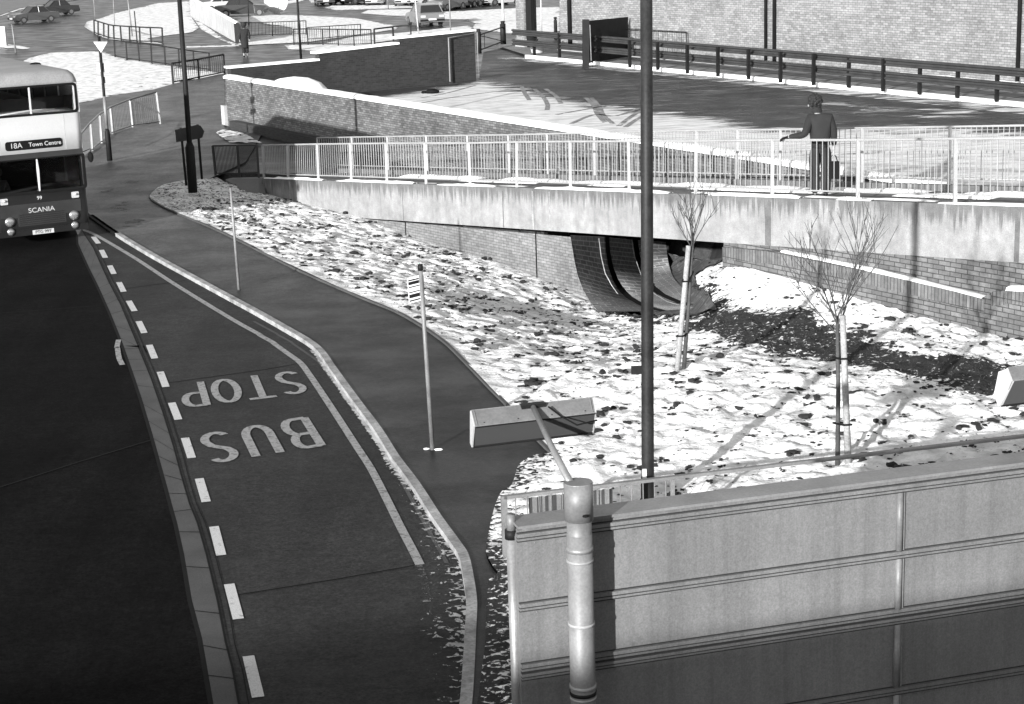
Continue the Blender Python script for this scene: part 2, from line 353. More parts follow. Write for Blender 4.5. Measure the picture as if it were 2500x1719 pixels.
# ------------------------------------------------------------ key lines
BP0 = G(645, 439); BP1 = DP(2331, 504, 30.8); BR = Plane(BP0, BP1)        # front face of the footbridge
def deck_z(u): return 1.92*u/BR.L if u > 0 else 0
def FE(x, y, off=0): return BR.at(x, y, off)
kerb_px = ns('B1', [(800, 400), (970, 520), (1130, 625), (1400, 785), (1700, 950), (2000, 1115)])+ns('B2', [(10, 1255), (300, 1420)])+ns('C2', [(490, 10), (600, 105), (700, 250), (900, 530), (1100, 800), (1250, 1040), (1400, 1240), (1500, 1390), (1620, 1580)])+ns('D2', [(1790, 225), (1860, 340), (1900, 520), (1930, 750), (1920, 1000), (1905, 1300), (1885, 1596)])+[(1130, 1800)]
KERB = spline([G(*p) for p in kerb_px], 4)
edge_px = ns('B1', [(1850, 62), (1700, 78), (1450, 130), (1340, 200), (1340, 250), (1450, 320), (1600, 385), (1900, 510), (2250, 680)])+ns('B2', [(0, 680), (400, 880), (950, 1120), (1250, 1240), (1480, 1370), (1600, 1450)])+ns('C2', [(1720, 20), (1900, 200), (2100, 410), (2240, 550)])+ns('C3', [(120, 700), (290, 880), (400, 985)])
edge2_px = [(1305, 1117), (1268, 1140), (1256, 1175), (1245, 1196), (1228, 1203), (1213, 1230), (1203, 1263), (1195, 1300), (1187, 1355), (1207, 1395), (1218, 1408), (1193, 1425), (1188, 1500), (1185, 1583), (1174, 1665), (1167, 1719), (1150, 1800)]
EDGE1 = spline([G(p[0], p[1], .06) for p in edge_px], 3); EDGE2 = spline([G(p[0], p[1], .06) for p in edge2_px], 3)
wall_base_px = [(631, 473), (760, 510), (896, 545), (995, 591), (1110, 626), (1228, 660), (1306, 695), (1445, 745)]
WB = [FE(*p) for p in wall_base_px]
back = [FE(1470, 700, 5.2), FE(1520, 640, 5.6), FE(1790, 640, 3.2)]
wing_px = [(1860, 663), (2000, 693), (2136, 726), (2301, 773), (2467, 811)]
WG = [FE(p[0], p[1], -.12) for p in wing_px]; WGend = WG[-1]+BR.u*6
BANK = [p for p in EDGE1]+EDGE2+[G(1400, 1850), G(2700, 1700), Vector((12, 16, 0)), Vector((14, 24, 0)), WGend]+[p+BR.n*.1 for p in WG[::-1]]+[FE(1800, 640, .9)]+back[::-1]+[FE(1445, 745, .3)]+[p+BR.n*.05 for p in WB[::-1]]+[G(551, 440), G(530, 434)]
# smooth height of the bank: thin-plate spline through the known points
cp = [(p.x, p.y, .07) for p in EDGE1[::4]+EDGE2[::6]]+[(p.x, p.y, p.z*.88) for p in WB]+[(p.x, p.y, p.z-.08) for p in WG]+[(WGend.x, WGend.y, 0)]
cp += [(G(*p).x, G(*p).y, .1) for p in [(1655, 905), (2061, 1136), (1580, 1245), (2400, 1100), (1800, 1050), (2450, 1300), (1500, 1400), (2000, 1500), (1350, 1600), (2300, 980)]]
cp += [(G(x_, y_, z_).x, G(x_, y_, z_).y, z_) for x_, y_, z_ in ((1300, 850, -.3), (950, 680, -.22), (1150, 760, -.25), (1450, 880, -.3), (1500, 1000, 0))]
for px, z_, of in [((1480, 750), -1.42, 0), ((1570, 768), -1.38, 0), ((1700, 750), -.75, 0), ((1560, 720), -1.4, 1.2), ((1690, 670), -.8, 1.2)]:
    q = G(px[0], px[1], z_); cp.append((q.x, q.y, z_))
for px, z_ in [((1640, 790), -.75), ((1800, 815), -.35), ((2000, 870), -.12), ((2200, 905), 0), ((2450, 950), 0), ((2000, 760), -.15), ((2250, 830), 0)]:
    q = G(px[0], px[1], z_); cp.append((q.x, q.y, z_))
cp += [(FE(1775, 643).x, FE(1775, 643).y, FE(1775, 643).z), (FE(1820, 654).x, FE(1820, 654).y, FE(1820, 654).z)]
cp += [(14, 24, .1), (12, 16, .1), (G(1400, 1850).x, G(1400, 1850).y, .07), (back[0].x, back[0].y, -1.36), (back[1].x, back[1].y, -1.3), (back[2].x, back[2].y, -.6)]
cp = np.array(cp); cpx, cpy = cp[:, 0], cp[:, 1]
def tps(r2): return .5*r2*np.log(r2+1e-6)
K = tps((cpx[:, None]-cpx)**2+(cpy[:, None]-cpy)**2)+np.eye(len(cp))*.6
Pm = np.stack([np.ones(len(cp)), cpx, cpy], 1); A_ = np.zeros((len(cp)+3,)*2); A_[:len(cp), :len(cp)] = K; A_[:len(cp), -3:] = Pm; A_[-3:, :len(cp)] = Pm.T
sol = np.linalg.solve(A_, np.concatenate([cp[:, 2], [0, 0, 0]]))
def bank_h(x, y):
    x = np.asarray(x, float); y = np.asarray(y, float); h = sol[-3]+sol[-2]*x+sol[-1]*y
    for i in range(len(cp)): h = h+sol[i]*tps((x-cpx[i])**2+(y-cpy[i])**2)
    return np.clip(h, -1.6, .35)
def onbank(px, py, it=6):
    p = G(px, py)
    for _ in range(it): p = G(px, py, float(bank_h(p.x, p.y)))
    return p

# ------------------------------------------------------------ ground
BK2 = [(p.x, p.y) for p in BANK]
def ground_h(x, y):
    ins = inpoly(x, y, BK2); d, _, _ = segdist(x, y, BK2); near = ins | (d < .9)
    h = np.zeros_like(x); h[near] = np.minimum(0, bank_h(x[near], y[near])-.3); return h-.004*(~near)
gx = np.concatenate([-np.geomspace(3000, 16, 26), np.arange(-14, 15, .45), np.geomspace(16, 3000, 26)]); gy = np.concatenate([[-2500, -600, -100, -20, 0, 8], np.arange(12, 56, .45), np.geomspace(57, 4500, 34)])
X, Y = np.meshgrid(gx, gy, indexing='ij'); zz = ground_h(X.ravel(), Y.ravel()); nx, ny = X.shape
me = bpy.data.meshes.new('ground'); fs = [(i*ny+j, (i+1)*ny+j, (i+1)*ny+j+1, i*ny+j+1) for i in range(nx-1) for j in range(ny-1)]
me.from_pydata(np.stack([X.ravel(), Y.ravel(), zz], 1).tolist(), [], fs); me.materials.append(m_far)
tag(bpy.data.objects.new('ground', me), kind='structure'); COL.objects.link(bpy.data.objects['ground'])

def GV(pts): return [G(*p) for p in pts]
# main road, left
ch_l = ns('B1', [(690, 560), (695, 640), (790, 850), (870, 1010), (970, 1230), (1060, 1450)])+ns('C1', [(1095, 20), (1200, 320), (1260, 500), (1350, 800), (1440, 1120), (1530, 1450)])+ns('D1', [(1570, 0), (1630, 270), (1700, 680), (1790, 1020), (1830, 1250), (1890, 1596)])+[(545, 1830)]
ch_r = ns('B1', [(722, 512), (760, 575), (830, 680), (960, 970), (1070, 1180), (1230, 1560)])+ns('C1', [(1220, 20), (1340, 310), (1440, 600), (1540, 920), (1610, 1180), (1680, 1420)])+ns('D1', [(1750, 0), (1830, 280), (1930, 700), (2000, 1060), (2060, 1290), (2115, 1596)])+[(607, 1830)]
CL, CR = GV(ch_l), GV(ch_r)
road = sheet('main_road', CL+[Vector((-2.6, 4, 0)), Vector((-30, 4, 0)), Vector((-40, 45, 0)), G(-400, 520), G(0, 500), G(170, 530)], .004, m_road); tri_fill(road)
mb = MB()
for i in range(len(CL)-1): mb.poly([CL[i]+Z*.012, CR[i]+Z*.012, CR[i+1]+Z*.012, CL[i+1]+Z*.012])
o = mb.build('drainage_channel', 'channel'); tag(o, kind='structure')
mb = MB()                                              # joints of the channel slabs and road bays
tot = 0
for i in range(len(CL)-1):
    a0, a1, b0, b1 = CL[i], CL[i+1], CR[i], CR[i+1]; L_ = (a1-a0).length; k = max(1, int(L_/.82))
    for j in range(k):
        u = (j+.3)/k; p, q = a0.lerp(a1, u), b0.lerp(b1, u); d = (a1-a0).normalized()*.018
        mb.poly([p+Z*.016, q+Z*.016, q+d+Z*.016, p+d+Z*.016])
ribbon(mb, CR, .022, .018); ribbon(mb, [p+(q-p)*1.38 for p, q in zip(CL, CR)], .012, .012)
for px, wd in [([n('B1', 1090, 1040), n('B1', 1640, 965)], .03), ([n('C1', 1450, 355), n('C1', 2321, 235), n('C2', 440, 172)], .03), ([n('D1', 2090, 640), n('D2', 0, 615), n('D2', 700, 505), n('D2', 1460, 370)], .03),
               ([n('C1', -300, 1380), n('C1', 0, 1275), n('C1', 700, 1050), n('C1', 1330, 860)], .035), ([n('B1', -100, 1262), n('B1', 400, 1225), n('B1', 790, 1195)], .02)]:
    ribbon(mb, GV(px), wd, .013)
o = mb.build('pavement_joint', 'black'); tag(o, kind='structure')
ribbon(MB(), CL, .05, .0085, 1).build('gutter', 'black')['kind'] = 'structure'
# bus bay
KG = KERB
bay = sheet('bus_bay_road', CR+[Vector((-1.0, 4, 0)), Vector((.2, 4, 0))]+[p for p in KG[::-1]]+[G(205, 545)], .006, m_bay); tri_fill(bay)
# footpath and its kerb
fp = [p for p in KG]+[p for p in EDGE2[::-1]]+[p for p in EDGE1[::-1]]+[G(540, 428), G(600, 400), G(640, 330), G(560, 322), Vector((-9.9, 63.4, 0)), G(548, 183), G(425, 207), G(378, 221), G(276, 236), G(187, 258), G(100, 270), G(120, 420)]
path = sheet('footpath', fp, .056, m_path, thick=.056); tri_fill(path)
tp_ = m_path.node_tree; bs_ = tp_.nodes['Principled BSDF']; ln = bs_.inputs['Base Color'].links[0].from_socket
at_ = tp_.nodes.new('ShaderNodeAttribute'); at_.attribute_name = 'far_sheen'; tp_.links.new(mul(tp_, ln, ramp(tp_, at_.outputs['Fac'], [(0, 1), (1, 1)])), bs_.inputs['Base Color'])
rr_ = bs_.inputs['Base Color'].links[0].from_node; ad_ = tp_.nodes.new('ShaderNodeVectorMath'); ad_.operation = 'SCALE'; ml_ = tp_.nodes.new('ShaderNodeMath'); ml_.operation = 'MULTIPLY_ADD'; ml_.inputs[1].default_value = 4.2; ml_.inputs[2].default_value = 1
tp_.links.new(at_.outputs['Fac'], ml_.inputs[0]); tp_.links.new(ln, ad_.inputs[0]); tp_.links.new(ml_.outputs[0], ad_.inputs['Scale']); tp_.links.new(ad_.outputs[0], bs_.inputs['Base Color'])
gridsheet('footpath_surface', fp, .16, lambda x, y: .06+0*x, 'path_asphalt', {'far_sheen': lambda x, y: np.clip((y-30+3*(vn(x*.5, y*.5)-.5))/22, 0, 1)})  # colour lightens with distance, painting the sky's sheen on the wet path
mb = MB(); ribbon(mb, KG[6:], .115, .085, 0, .09); o = mb.build('kerb', 'kerb'); tag(o, kind='structure')
mb = MB(); ribbon(mb, KG[:7], .15, .06, 0, .06); o = mb.build('kerb_in_shade', 'black'); tag(o, kind='structure')  # start of the kerb, coloured black for the shadow lying on it
ribbon(MB(), EDGE1[2:], .05, .10, 0, .06).build('edging_kerb', 'channel')['kind'] = 'structure'
# worn slush and leaf litter in the gutter of the bay
def gutter_bare(x, y):
    d, _, _ = segdist(x, y, [(p.x, p.y) for p in KG], False); w1 = np.interp(y, [15, 17.5, 19.5, 22, 25], [.45, .7, .5, .12, .02]); return np.clip(.03+(d-.12)/np.maximum(w1, .03)*.26, -.2, .8)
gp = [p for p in spline([G(*p) for p in ns('C2', [(560, 60), (700, 250), (900, 530), (1100, 800), (1250, 1040), (1400, 1240), (1500, 1390), (1620, 1580)])+ns('D2', [(1790, 225), (1860, 340), (1900, 520), (1930, 750), (1920, 1000), (1905, 1300), (1885, 1596)])], 3)]
inner = [Vector((p.x-(1.05 if p.y < 20 else .55), p.y, 0)) for p in gp]
gridsheet('slush', gp+inner[::-1], .05, lambda x, y: .011+.012*vn(x*9, y*9)*(gutter_bare(x, y) < .25), 'snow_slush', {'bare': gutter_bare}, kind='stuff')
tag(bpy.data.objects['slush'], 'dirty melting snow and grit lying along the kerb of the bus bay', 'snow')

# road markings
mb = MB()
dash = [((805, 580, 0), (850, 640, 0)), ((875, 697, 0), (910, 767, 0)), ((948, 835, 0), (985, 910, 0)), ((1028, 983, 0), (1070, 1068, 0)), ((1113, 1148, 0), (1165, 1240, 0)), ((1200, 1330, 0), (1250, 1435, 0)), ((1292, 17, 1), (1340, 137, 1)), ((1387, 255, 1), (1437, 390, 1)), ((1487, 530, 1), (1545, 680, 1)), ((1602, 842, 1), (1660, 1020, 1)), ((1725, 1203, 1), (1785, 1410, 1)), ((1852, 37, 2), (1915, 292, 2)), ((1983, 548, 2), (2062, 858, 2)), ((2148, 1187, 2), (2232, 1552, 2))]
for (a_, b_) in dash:
    rr = ['B1', 'C1', 'D1'][a_[2]]; p, q = G(*n(rr, a_[0], a_[1])), G(*n(rr, b_[0], b_[1])); d = (q-p).normalized(); s_ = Vector((-d.y, d.x, 0)); s_ = s_ if s_.x > 0 else -s_
    mb.poly([p+Z*.014, p+s_*.115+Z*.014, q+s_*.115+Z*.014, q+Z*.014])
o = mb.build('lane_dashes', 'road_paint_bright'); tag(o, kind='structure')
line_px = ns('B1', [(730, 515), (800, 540), (900, 592), (1200, 770), (1500, 968), (1800, 1155), (2100, 1335), (2290, 1440)])+ns('B2', [(60, 1455), (160, 1510)])+ns('C2', [(190, 10), (300, 90), (410, 172), (500, 290), (700, 590), (900, 900), (1030, 1100), (1130, 1290), (1210, 1450)])+ns('D2', [(1310, 60), (1400, 230), (1470, 370)])
mb = MB(); ribbon(mb, spline(GV(line_px), 4), .105, .014)
o = mb.build('bay_edge_line', 'road_paint'); tag(o, kind='structure')
mb = MB(); ribbon(mb, [p+Vector((.30, .03, 0)) for p in spline(GV(line_px[6:]), 4)], .05, .010); tag(mb.build('faded_line', 'channel'), kind='structure')
mb = MB(); ribbon(mb, spline(GV(ns('B1', [(1050, 1490), (1035, 1560)])+ns('C1', [(1040, 40), (1055, 130), (1085, 190)])), 3), .09, .012)
o = mb.build('road_mark', 'road_paint'); tag(o, kind='structure')
def arc(cx, cy, rx, ry, a0, a1, k=10): return [(cx+rx*math.cos(math.radians(a0+(a1-a0)*i/k)), cy+ry*math.sin(math.radians(a0+(a1-a0)*i/k))) for i in range(k+1)]
S_ = arc(.5, .74, .36, .19, 35, 180, 10)+[(.2, .62)]+[(.5, .5), (.8, .4)]+arc(.5, .25, .38, .2, 0, -150, 10)
S_ = arc(.5, .75, .34, .19, 30, 200, 10)+[(.3, .585), (.5, .52), (.72, .44)]+arc(.5, .26, .36, .20, 20, -150, 10)
LET = {'S': [S_], 'U': [[(.12, .97), (.12, .35)]+arc(.5, .33, .38, .28, 180, 360, 10)+[(.88, .35), (.88, .97)]], 'B': [[(.12, .02), (.12, .97)], [(.12, .95)]+[(.5, .95)]+arc(.55, .74, .26, .21, 90, -90, 8)+[(.12, .53)], [(.12, .53), (.55, .53)]+arc(.58, .28, .30, .25, 90, -90, 8)+[(.12, .03)]],
       'T': [[(0, .95), (1, .95)], [(.5, .95), (.5, .02)]], 'O': [arc(.5, .5, .42, .45, 0, 360, 24)], 'P': [[(.12, .02), (.12, .97)], [(.12, .95), (.5, .95)]+arc(.52, .7, .32, .25, 90, -90, 8)+[(.12, .45)]]}
STK = [0]
def word(mb, wd, o, xe, yv, gap=.28, lw=.1):
    X_ = xe-o; k = len(wd); cw = 1/(k+(k-1)*gap)
    for i, c in enumerate(wd):
        for st_ in LET[c]:
            STK[0] += 1; pts = [o+X_*((i*(1+gap)+x)*cw)+yv*y for x, y in st_]; ribbon(mb, pts, lw, .0145+.0006*(STK[0] % 7))
mb = MB()
o1 = G(750, 1019); word(mb, 'BUS', o1, G(482, 1062), G(796, 1091)-o1, .32, .125)
o2 = G(727, 905); word(mb, 'STOP', o2, G(432, 940), G(757, 962)-o2, .22, .115)
o = mb.build('bus_stop_lettering', 'road_paint'); tag(o, kind='structure')

# ------------------------------------------------------------ snowy bank
STRIP = [onbank(*p) for p in [(1440, 742), (1500, 715), (1560, 690), (1640, 660), (1692, 693), (1764, 723), (1880, 754), (1996, 760), (2085, 812), (2232, 862), (2425, 880), (2560, 905), (2560, 985), (2428, 978), (2273, 958), (2213, 931), (2053, 903), (1860, 868), (1764, 840), (1680, 812), (1596, 787), (1480, 770)]]
def bare(x, y):
    d, _, _ = segdist(x, y, [(p.x, p.y) for p in STRIP]); d = np.where(inpoly(x, y, [(p.x, p.y) for p in STRIP]), d, -d)
    g = np.clip((d+.35*(vn(x*1.7+7, y*1.7)-.5)+.3*(vn(x*5+7, y*5)-.5)+.1)/.5, 0, 1)*(.36-.10*vn(x*2.1+50, y*2.1)*(x > 3.2))
    e, _, _ = segdist(x, y, [(p.x, p.y) for p in WB], False); near = np.clip(1-e/1.2, 0, 1)*.05
    f = np.clip((y-33)/14, 0, 1)*.02
    s, _, _ = segdist(x, y, [(p.x, p.y) for p in EDGE2], False); s = np.clip(1-s/.8, 0, 1)*.17
    low = np.where((y < 19.2) & (x < .8), .1, 0)
    sh = np.where((x < -6) & (y > 42), .09, 0)
    return g+near+f+s+low+sh
MOUTH = [onbank(*p) for p in ns('B3', [(830, 1225), (1000, 1265), (1290, 1300), (1580, 1300), (1850, 1255), (1700, 1080), (1650, 950), (1890, 815), (1930, 700)])]+[FE(1790, 630, 3.0), FE(1520, 640, 5.4), FE(1470, 700, 5.0), FE(1445, 720, .4)]
MO2 = [(p.x, p.y) for p in MOUTH]
def mouth(x, y):
    d, _, _ = segdist(x, y, MO2); return np.where(inpoly(x, y, MO2), np.clip(d/.35, 0, 1), 0)
def bank_z(x, y):
    d, _, _ = segdist(x, y, [(p.x, p.y) for p in BANK]); mo = mouth(x, y); k = np.clip(d/.4, 0, 1)*(1-mo)
    return bank_h(x, y)+.03-.2*mo+k*(.075*(vn(x*4.2, y*4.2)-.4)+.05*(vn(x*9+31, y*9)-.4)+.05*(vn(x*1.1, y*1.1)-.5)+.03*(vn(x*17, y*17+9)-.5))
bank = gridsheet('snowy_bank', BANK, .06, bank_z, 'snow_bank', {'bare': lambda x, y: bare(x, y)+.5*mouth(x, y)})
UP = [p for p in MOUTH]
gridsheet('underpass_path', UP, .12, lambda x, y: bank_z(x, y)+.04, 'brick_paving', kind='structure')
# clods, leaves and tussocks poking through the snow
mb = MB(); bx_, by_ = [], []
pts = rng.rand(13000, 2)*[20, 40]+[-8, 13]; ok = inpoly(pts[:, 0], pts[:, 1], BK2) & (segdist(pts[:, 0], pts[:, 1], BK2)[0] > .14); pts = pts[ok]; hz = bank_z(pts[:, 0], pts[:, 1]); bb = bare(pts[:, 0], pts[:, 1])+mouth(pts[:, 0], pts[:, 1]); cl = vn(pts[:, 0]*.9+3, pts[:, 1]*.9)
for (x, y), z_, b_, c_ in zip(pts, hz, bb, cl):
    if b_ < .3 and random.random() < .6+c_*.6:
        s_ = random.choice([.014, .016, .02, .024, .03, .038, .065])*random.uniform(.75, 1.2)
        if y < 19 and s_ > .03: s_ = .022
        for q in range(random.choice((1, 2, 3, 4))):
            mb.ball((x+random.gauss(0, s_*1.3), y+random.gauss(0, s_*.9), z_+s_*random.uniform(-.1, .35)), s_*random.uniform(.4, .9), (random.uniform(.8, 1.8), random.uniform(.8, 1.4), random.uniform(.4, .9)), 6, .4)
o = mb.build('soil_clods', 'mud'); tag(o, 'dark clods and leaf litter poking through the snow on the bank', 'soil', kind='stuff')
mb = MB(); g_n = 0                                       # rough grass of the strip that has no snow, and tussocks
gp_ = rng.rand(70000, 2)*[14, 26]+[-2, 14]; ok = inpoly(gp_[:, 0], gp_[:, 1], BK2); gp_ = gp_[ok]; bb = bare(gp_[:, 0], gp_[:, 1]); cl = vn(gp_[:, 0]*2.3, gp_[:, 1]*2.3)
ok = ((bb > .2) & (mouth(gp_[:, 0], gp_[:, 1]) < .1) & (rng.rand(len(bb)) < .55)) | ((cl > .9) & (vn(gp_[:, 0]*.7, gp_[:, 1]*.7) > .6)); gp_ = gp_[ok][:16000]; hz = bank_z(gp_[:, 0], gp_[:, 1])
for (x, y), z_ in zip(gp_, hz):
    h = random.uniform(.015, .055); dx, dy = random.uniform(-.06, .06), random.uniform(-.06, .06); w_ = random.uniform(.003, .006); an = random.uniform(0, 3.14)
    mb.add([(x-w_*math.cos(an), y-w_*math.sin(an), z_-.02), (x+w_*math.cos(an), y+w_*math.sin(an), z_-.02), (x+dx, y+dy, z_+h)], [(0, 1, 2)])
surf('grass', .045, .9, .5, 3, 20, .4, 0)
o = mb.build('rough_grass', 'grass'); tag(o, 'short dark winter grass on the snow-free strip beside the underpass path', 'grass', kind='stuff')

# ------------------------------------------------------------ footbridge (ramp)
UE = 17+BR.L*.0+BR.L*.62
bt = thing('footbridge', 'concrete pedestrian ramp with stained pale parapet beam climbing to the right', 'footbridge', BP0)
uL, uR, DW, FH = -.15, BR.L+6.5, 2.0, .95
mb = MB(); segs = 60
for i in range(segs):
    u0, u1 = uL+(uR-uL)*i/segs, uL+(uR-uL)*(i+1)/segs; z0, z1 = deck_z(u0)+.04, deck_z(u1)+.04
    b0, b1 = z0-FH, z1-FH
    mb.add([BR.uz(u0, b0), BR.uz(u1, b1), BR.uz(u1, z1), BR.uz(u0, z0), BR.uz(u0, b0, .18), BR.uz(u1, b1, .18), BR.uz(u1, z1, .18), BR.uz(u0, z0, .18)],
           [(0, 1, 2, 3), (3, 2, 6, 7), (5, 4, 7, 6), (1, 0, 4, 5)]+([(0, 3, 7, 4)] if i == 0 else [])+([(2, 1, 5, 6)] if i == segs-1 else []))
fo = mb.build('parapet_beam', 'stained_concrete', bt)
at_ = fo.data.attributes.new('drip', 'FLOAT', 'POINT')
at_.data.foreach_set('value', [0 if (q.co.z > deck_z(max(0, (q.co-BR.p0).dot(BR.u)))-.2) else .95 for q in fo.data.vertices])
mb = MB()
for k_, (u0, u1, dz, th) in enumerate([(uL, uR, -.12, .3)]):
    mb.add([BR.uz(u0, deck_z(u0)-.02, .18), BR.uz(u1, deck_z(u1)-.02, .18), BR.uz(u1, deck_z(u1)-.02, DW), BR.uz(u0, deck_z(u0)-.02, DW),
            BR.uz(u0, deck_z(u0)-.4, .18), BR.uz(u1, deck_z(u1)-.4, .18), BR.uz(u1, deck_z(u1)-.4, DW), BR.uz(u0, deck_z(u0)-.4, DW)], [(0, 1, 2, 3), (7, 6, 5, 4), (3, 2, 6, 7), (1, 5, 6, 2), (0, 3, 7, 4)])
mb.build('deck', 'stained_concrete', bt)
mb = MB()                                                # rear upstand
mb.add([BR.uz(uL, deck_z(uL)-.4, DW), BR.uz(uR, deck_z(uR)-.4, DW), BR.uz(uR, deck_z(uR)+.1, DW), BR.uz(uL, deck_z(uL)+.1, DW), BR.uz(uL, deck_z(uL)-.4, DW+.15), BR.uz(uR, deck_z(uR)-.4, DW+.15), BR.uz(uR, deck_z(uR)+.1, DW+.15), BR.uz(uL, deck_z(uL)+.1, DW+.15)], [(0, 1, 2, 3), (3, 2, 6, 7), (5, 4, 7, 6)])
mb.build('rear_upstand', 'stained_concrete', bt)
def lumpy(mb, line, wd, ht, skip=.3, seg=.12, base=0):
    """snow lying along a line: rounded cross-section with gaps"""
    L_ = sum((line[i+1]-line[i]).length for i in range(len(line)-1)); k = int(L_/seg); cum = [0]
    for i in range(len(line)-1): cum.append(cum[-1]+(line[i+1]-line[i]).length)
    def P(s_):
        for i in range(len(line)-1):
            if s_ <= cum[i+1] or i == len(line)-2:
                return line[i].lerp(line[i+1], (s_-cum[i])/max(1e-6, cum[i+1]-cum[i])), (line[i+1]-line[i]).normalized()
    ph = random.uniform(0, 99); run = []
    for i in range(k+1):
        p, d = P(min(L_, i*seg)); v_ = float(vn(np.array([i*seg*.9+ph]), np.array([3.3]))[0]); on = v_ > skip
        hh = ht*min(1, (v_-skip)*4+.15)*(.65+.8*float(vn(np.array([i*seg*3.1+ph]), np.array([8.7]))[0])) if on else 0
        run.append((p, d, hh))
    prev = None
    for p, d, hh in run:
        if hh <= 0: prev = None; continue
        s_ = Vector((d.y, -d.x, 0)).normalized(); ring = [p-s_*wd/2+Z*base, p-s_*wd*.38+Z*(base+hh*.75), p+Z*(base+hh), p+s_*wd*.38+Z*(base+hh*.75), p+s_*wd/2+Z*base]
        if prev: mb.add(prev+ring, [(j, j+1, j+6, j+5) for j in range(4)])
        prev = ring
    return mb
mb = MB(); lumpy(mb, [BR.uz(0, .04, .06), BR.uz(uR, deck_z(uR)+.04, .06)], .15, .05, .33)
lumpy(mb, [BR.uz(2, deck_z(2)-.02, .55), BR.uz(uR, deck_z(uR)-.02, .55)], .3, .04, .5); lumpy(mb, [BR.uz(3, deck_z(3)-.02, DW-.28), BR.uz(uR, deck_z(uR)-.02, DW-.28)], .45, .06, .35)
lumpy(mb, [BR.uz(8, deck_z(8)-.02, DW-.7), BR.uz(uR, deck_z(uR)-.02, DW-.7)], .4, .05, .45)
mb.build('snow_ledge', 'snow_cap', bt, True)
for px in (710, 1300, 1341): q = FE(px, 520); u = (q-BR.p0).dot(BR.u); MB().box(BR.uz(u, deck_z(u)-.9, -.003), BR.u*.03, BR.n*.01, Z*.88).build('lime_streak', 'kerb', bt)
surf('damp', .09, .85, .3, 5)
for px, wd in ((986, .02), (1229, .03), (2478, .1), (1868, .16)): q = FE(px, 560); u = (q-BR.p0).dot(BR.u); MB().box(BR.uz(u, deck_z(u)-.9, -.004), BR.u*wd, BR.n*.01, Z*.86).build('expansion_joint', 'damp', bt)
# abutment wall below, left of the tunnel mouth
ab = thing('brick_wall', 'pale brick abutment wall below the ramp left of the underpass mouth', 'wall', FE(1100, 600))
x1 = (FE(1395, 600)-BR.p0).dot(BR.u); c0 = ns('B3', [(555, 575), (575, 700), (592, 800), (620, 920), (670, 1050), (740, 1170)]); C0 = [FE(p[0], p[1], .03) for p in c0]
mb = MB(); top = [BR.uz(u, deck_z(u)-.9, .03) for u in (2.0, x1)]; bot = [p+BR.n*.03-Z*.5 for p in WB]
mb.poly([BR.uz(2, deck_z(2)-.9, .03)]+[BR.uz((p-BR.p0).dot(BR.u), p.z-.5, .03) for p in WB[1:-1]]+[C0[-1]-Z*.3]+C0[::-1]); o = mb.build('wall_face', 'brick_abut', ab); tri_fill(o)
mb = MB()
for px in (990, 1306): 
    q = FE(px, 620); u = (q-BR.p0).dot(BR.u); mb.box(BR.uz(u, q.z-1.2, .02), BR.u*.035, BR.n*.02, Z*(deck_z(u)-.9-q.z+1.2))
mb.build('movement_joint', 'black', ab)
# end return below the start of the ramp
ret = MB(); ret.prism([G(631, 436), G(551, 438), G(551, 438)-Z*.4, G(631, 474, -.25)-Z*.2], (.15, .3, 0)); o = ret.build('ramp_end_block', 'slab'); tag(o, 'low shaded concrete block at the foot of the ramp railing', 'concrete block')
# curved brick rings of the underpass
ut = thing('brick_underpass', 'curved brick rings lining the underpass mouth beneath the ramp', 'underpass', FE(1500, 650))
def fl_z(p): return float(bank_z(np.array([p.x]), np.array([p.y]))[0])+.06
def ringpt(px, off):
    p = FE(px[0], px[1], off)
    if p.z < -1.05:
        q = G(px[0], px[1], -1.3)
        for _ in range(5): q = G(px[0], px[1], max(-1.5, min(-.6, fl_z(q))))
        if (q-CAM).length < (p-CAM).length: p = q
    return p
def ringsurf(ca, oa, cb, ob, name, mat, k=14):
    def res(c):
        P = ns('B3', c); D = [0]
        for i in range(len(P)-1): D.append(D[-1]+math.hypot(P[i+1][0]-P[i][0], P[i+1][1]-P[i][1]))
        out = []
        for j in range(k+1):
            s_ = D[-1]*j/k
            for i in range(len(P)-1):
                if s_ <= D[i+1]+1e-6: u = (s_-D[i])/(D[i+1]-D[i]); out.append((P[i][0]+(P[i+1][0]-P[i][0])*u, P[i][1]+(P[i+1][1]-P[i][1])*u)); break
        return out
    A, B_ = res(ca), res(cb); mm = 6; mb = MB(); rows = []
    for j in range(k+1):
        pa, pb = ringpt(A[j], oa), ringpt(B_[j], ob); rows.append([pa.lerp(pb, i/mm) for i in range(mm+1)])
    vs = [p for r_ in rows for p in r_]; fs_ = [(j*(mm+1)+i, j*(mm+1)+i+1, (j+1)*(mm+1)+i+1, (j+1)*(mm+1)+i) for j in range(k) for i in range(mm)]
    mb.add(vs, fs_); o = mb.build(name, mat, ut, True); uv = o.data.uv_layers[0].data; acc = [0]
    for j in range(k): acc.append(acc[-1]+(rows[j+1][0]-rows[j][0]).length)
    for p in o.data.polygons:
        for li in p.loop_indices:
            vi = o.data.loops[li].vertex_index; j, i = divmod(vi, mm+1); uv[li].uv = ((rows[j][i]-rows[j][0]).length*1.0, acc[j])
    return o
c0r = [(555, 560), (575, 700), (592, 800), (620, 920), (670, 1050), (740, 1170), (800, 1235)]
c1r = [(862, 575), (868, 700), (890, 850), (940, 990), (1040, 1110), (1180, 1190), (1350, 1235)]
c1s = [(898, 580), (905, 700), (935, 850), (990, 980), (1080, 1090), (1200, 1165), (1400, 1225)]
c2r = [(1105, 600), (1125, 740), (1180, 900), (1250, 1020), (1340, 1095), (1500, 1160), (1700, 1210)]
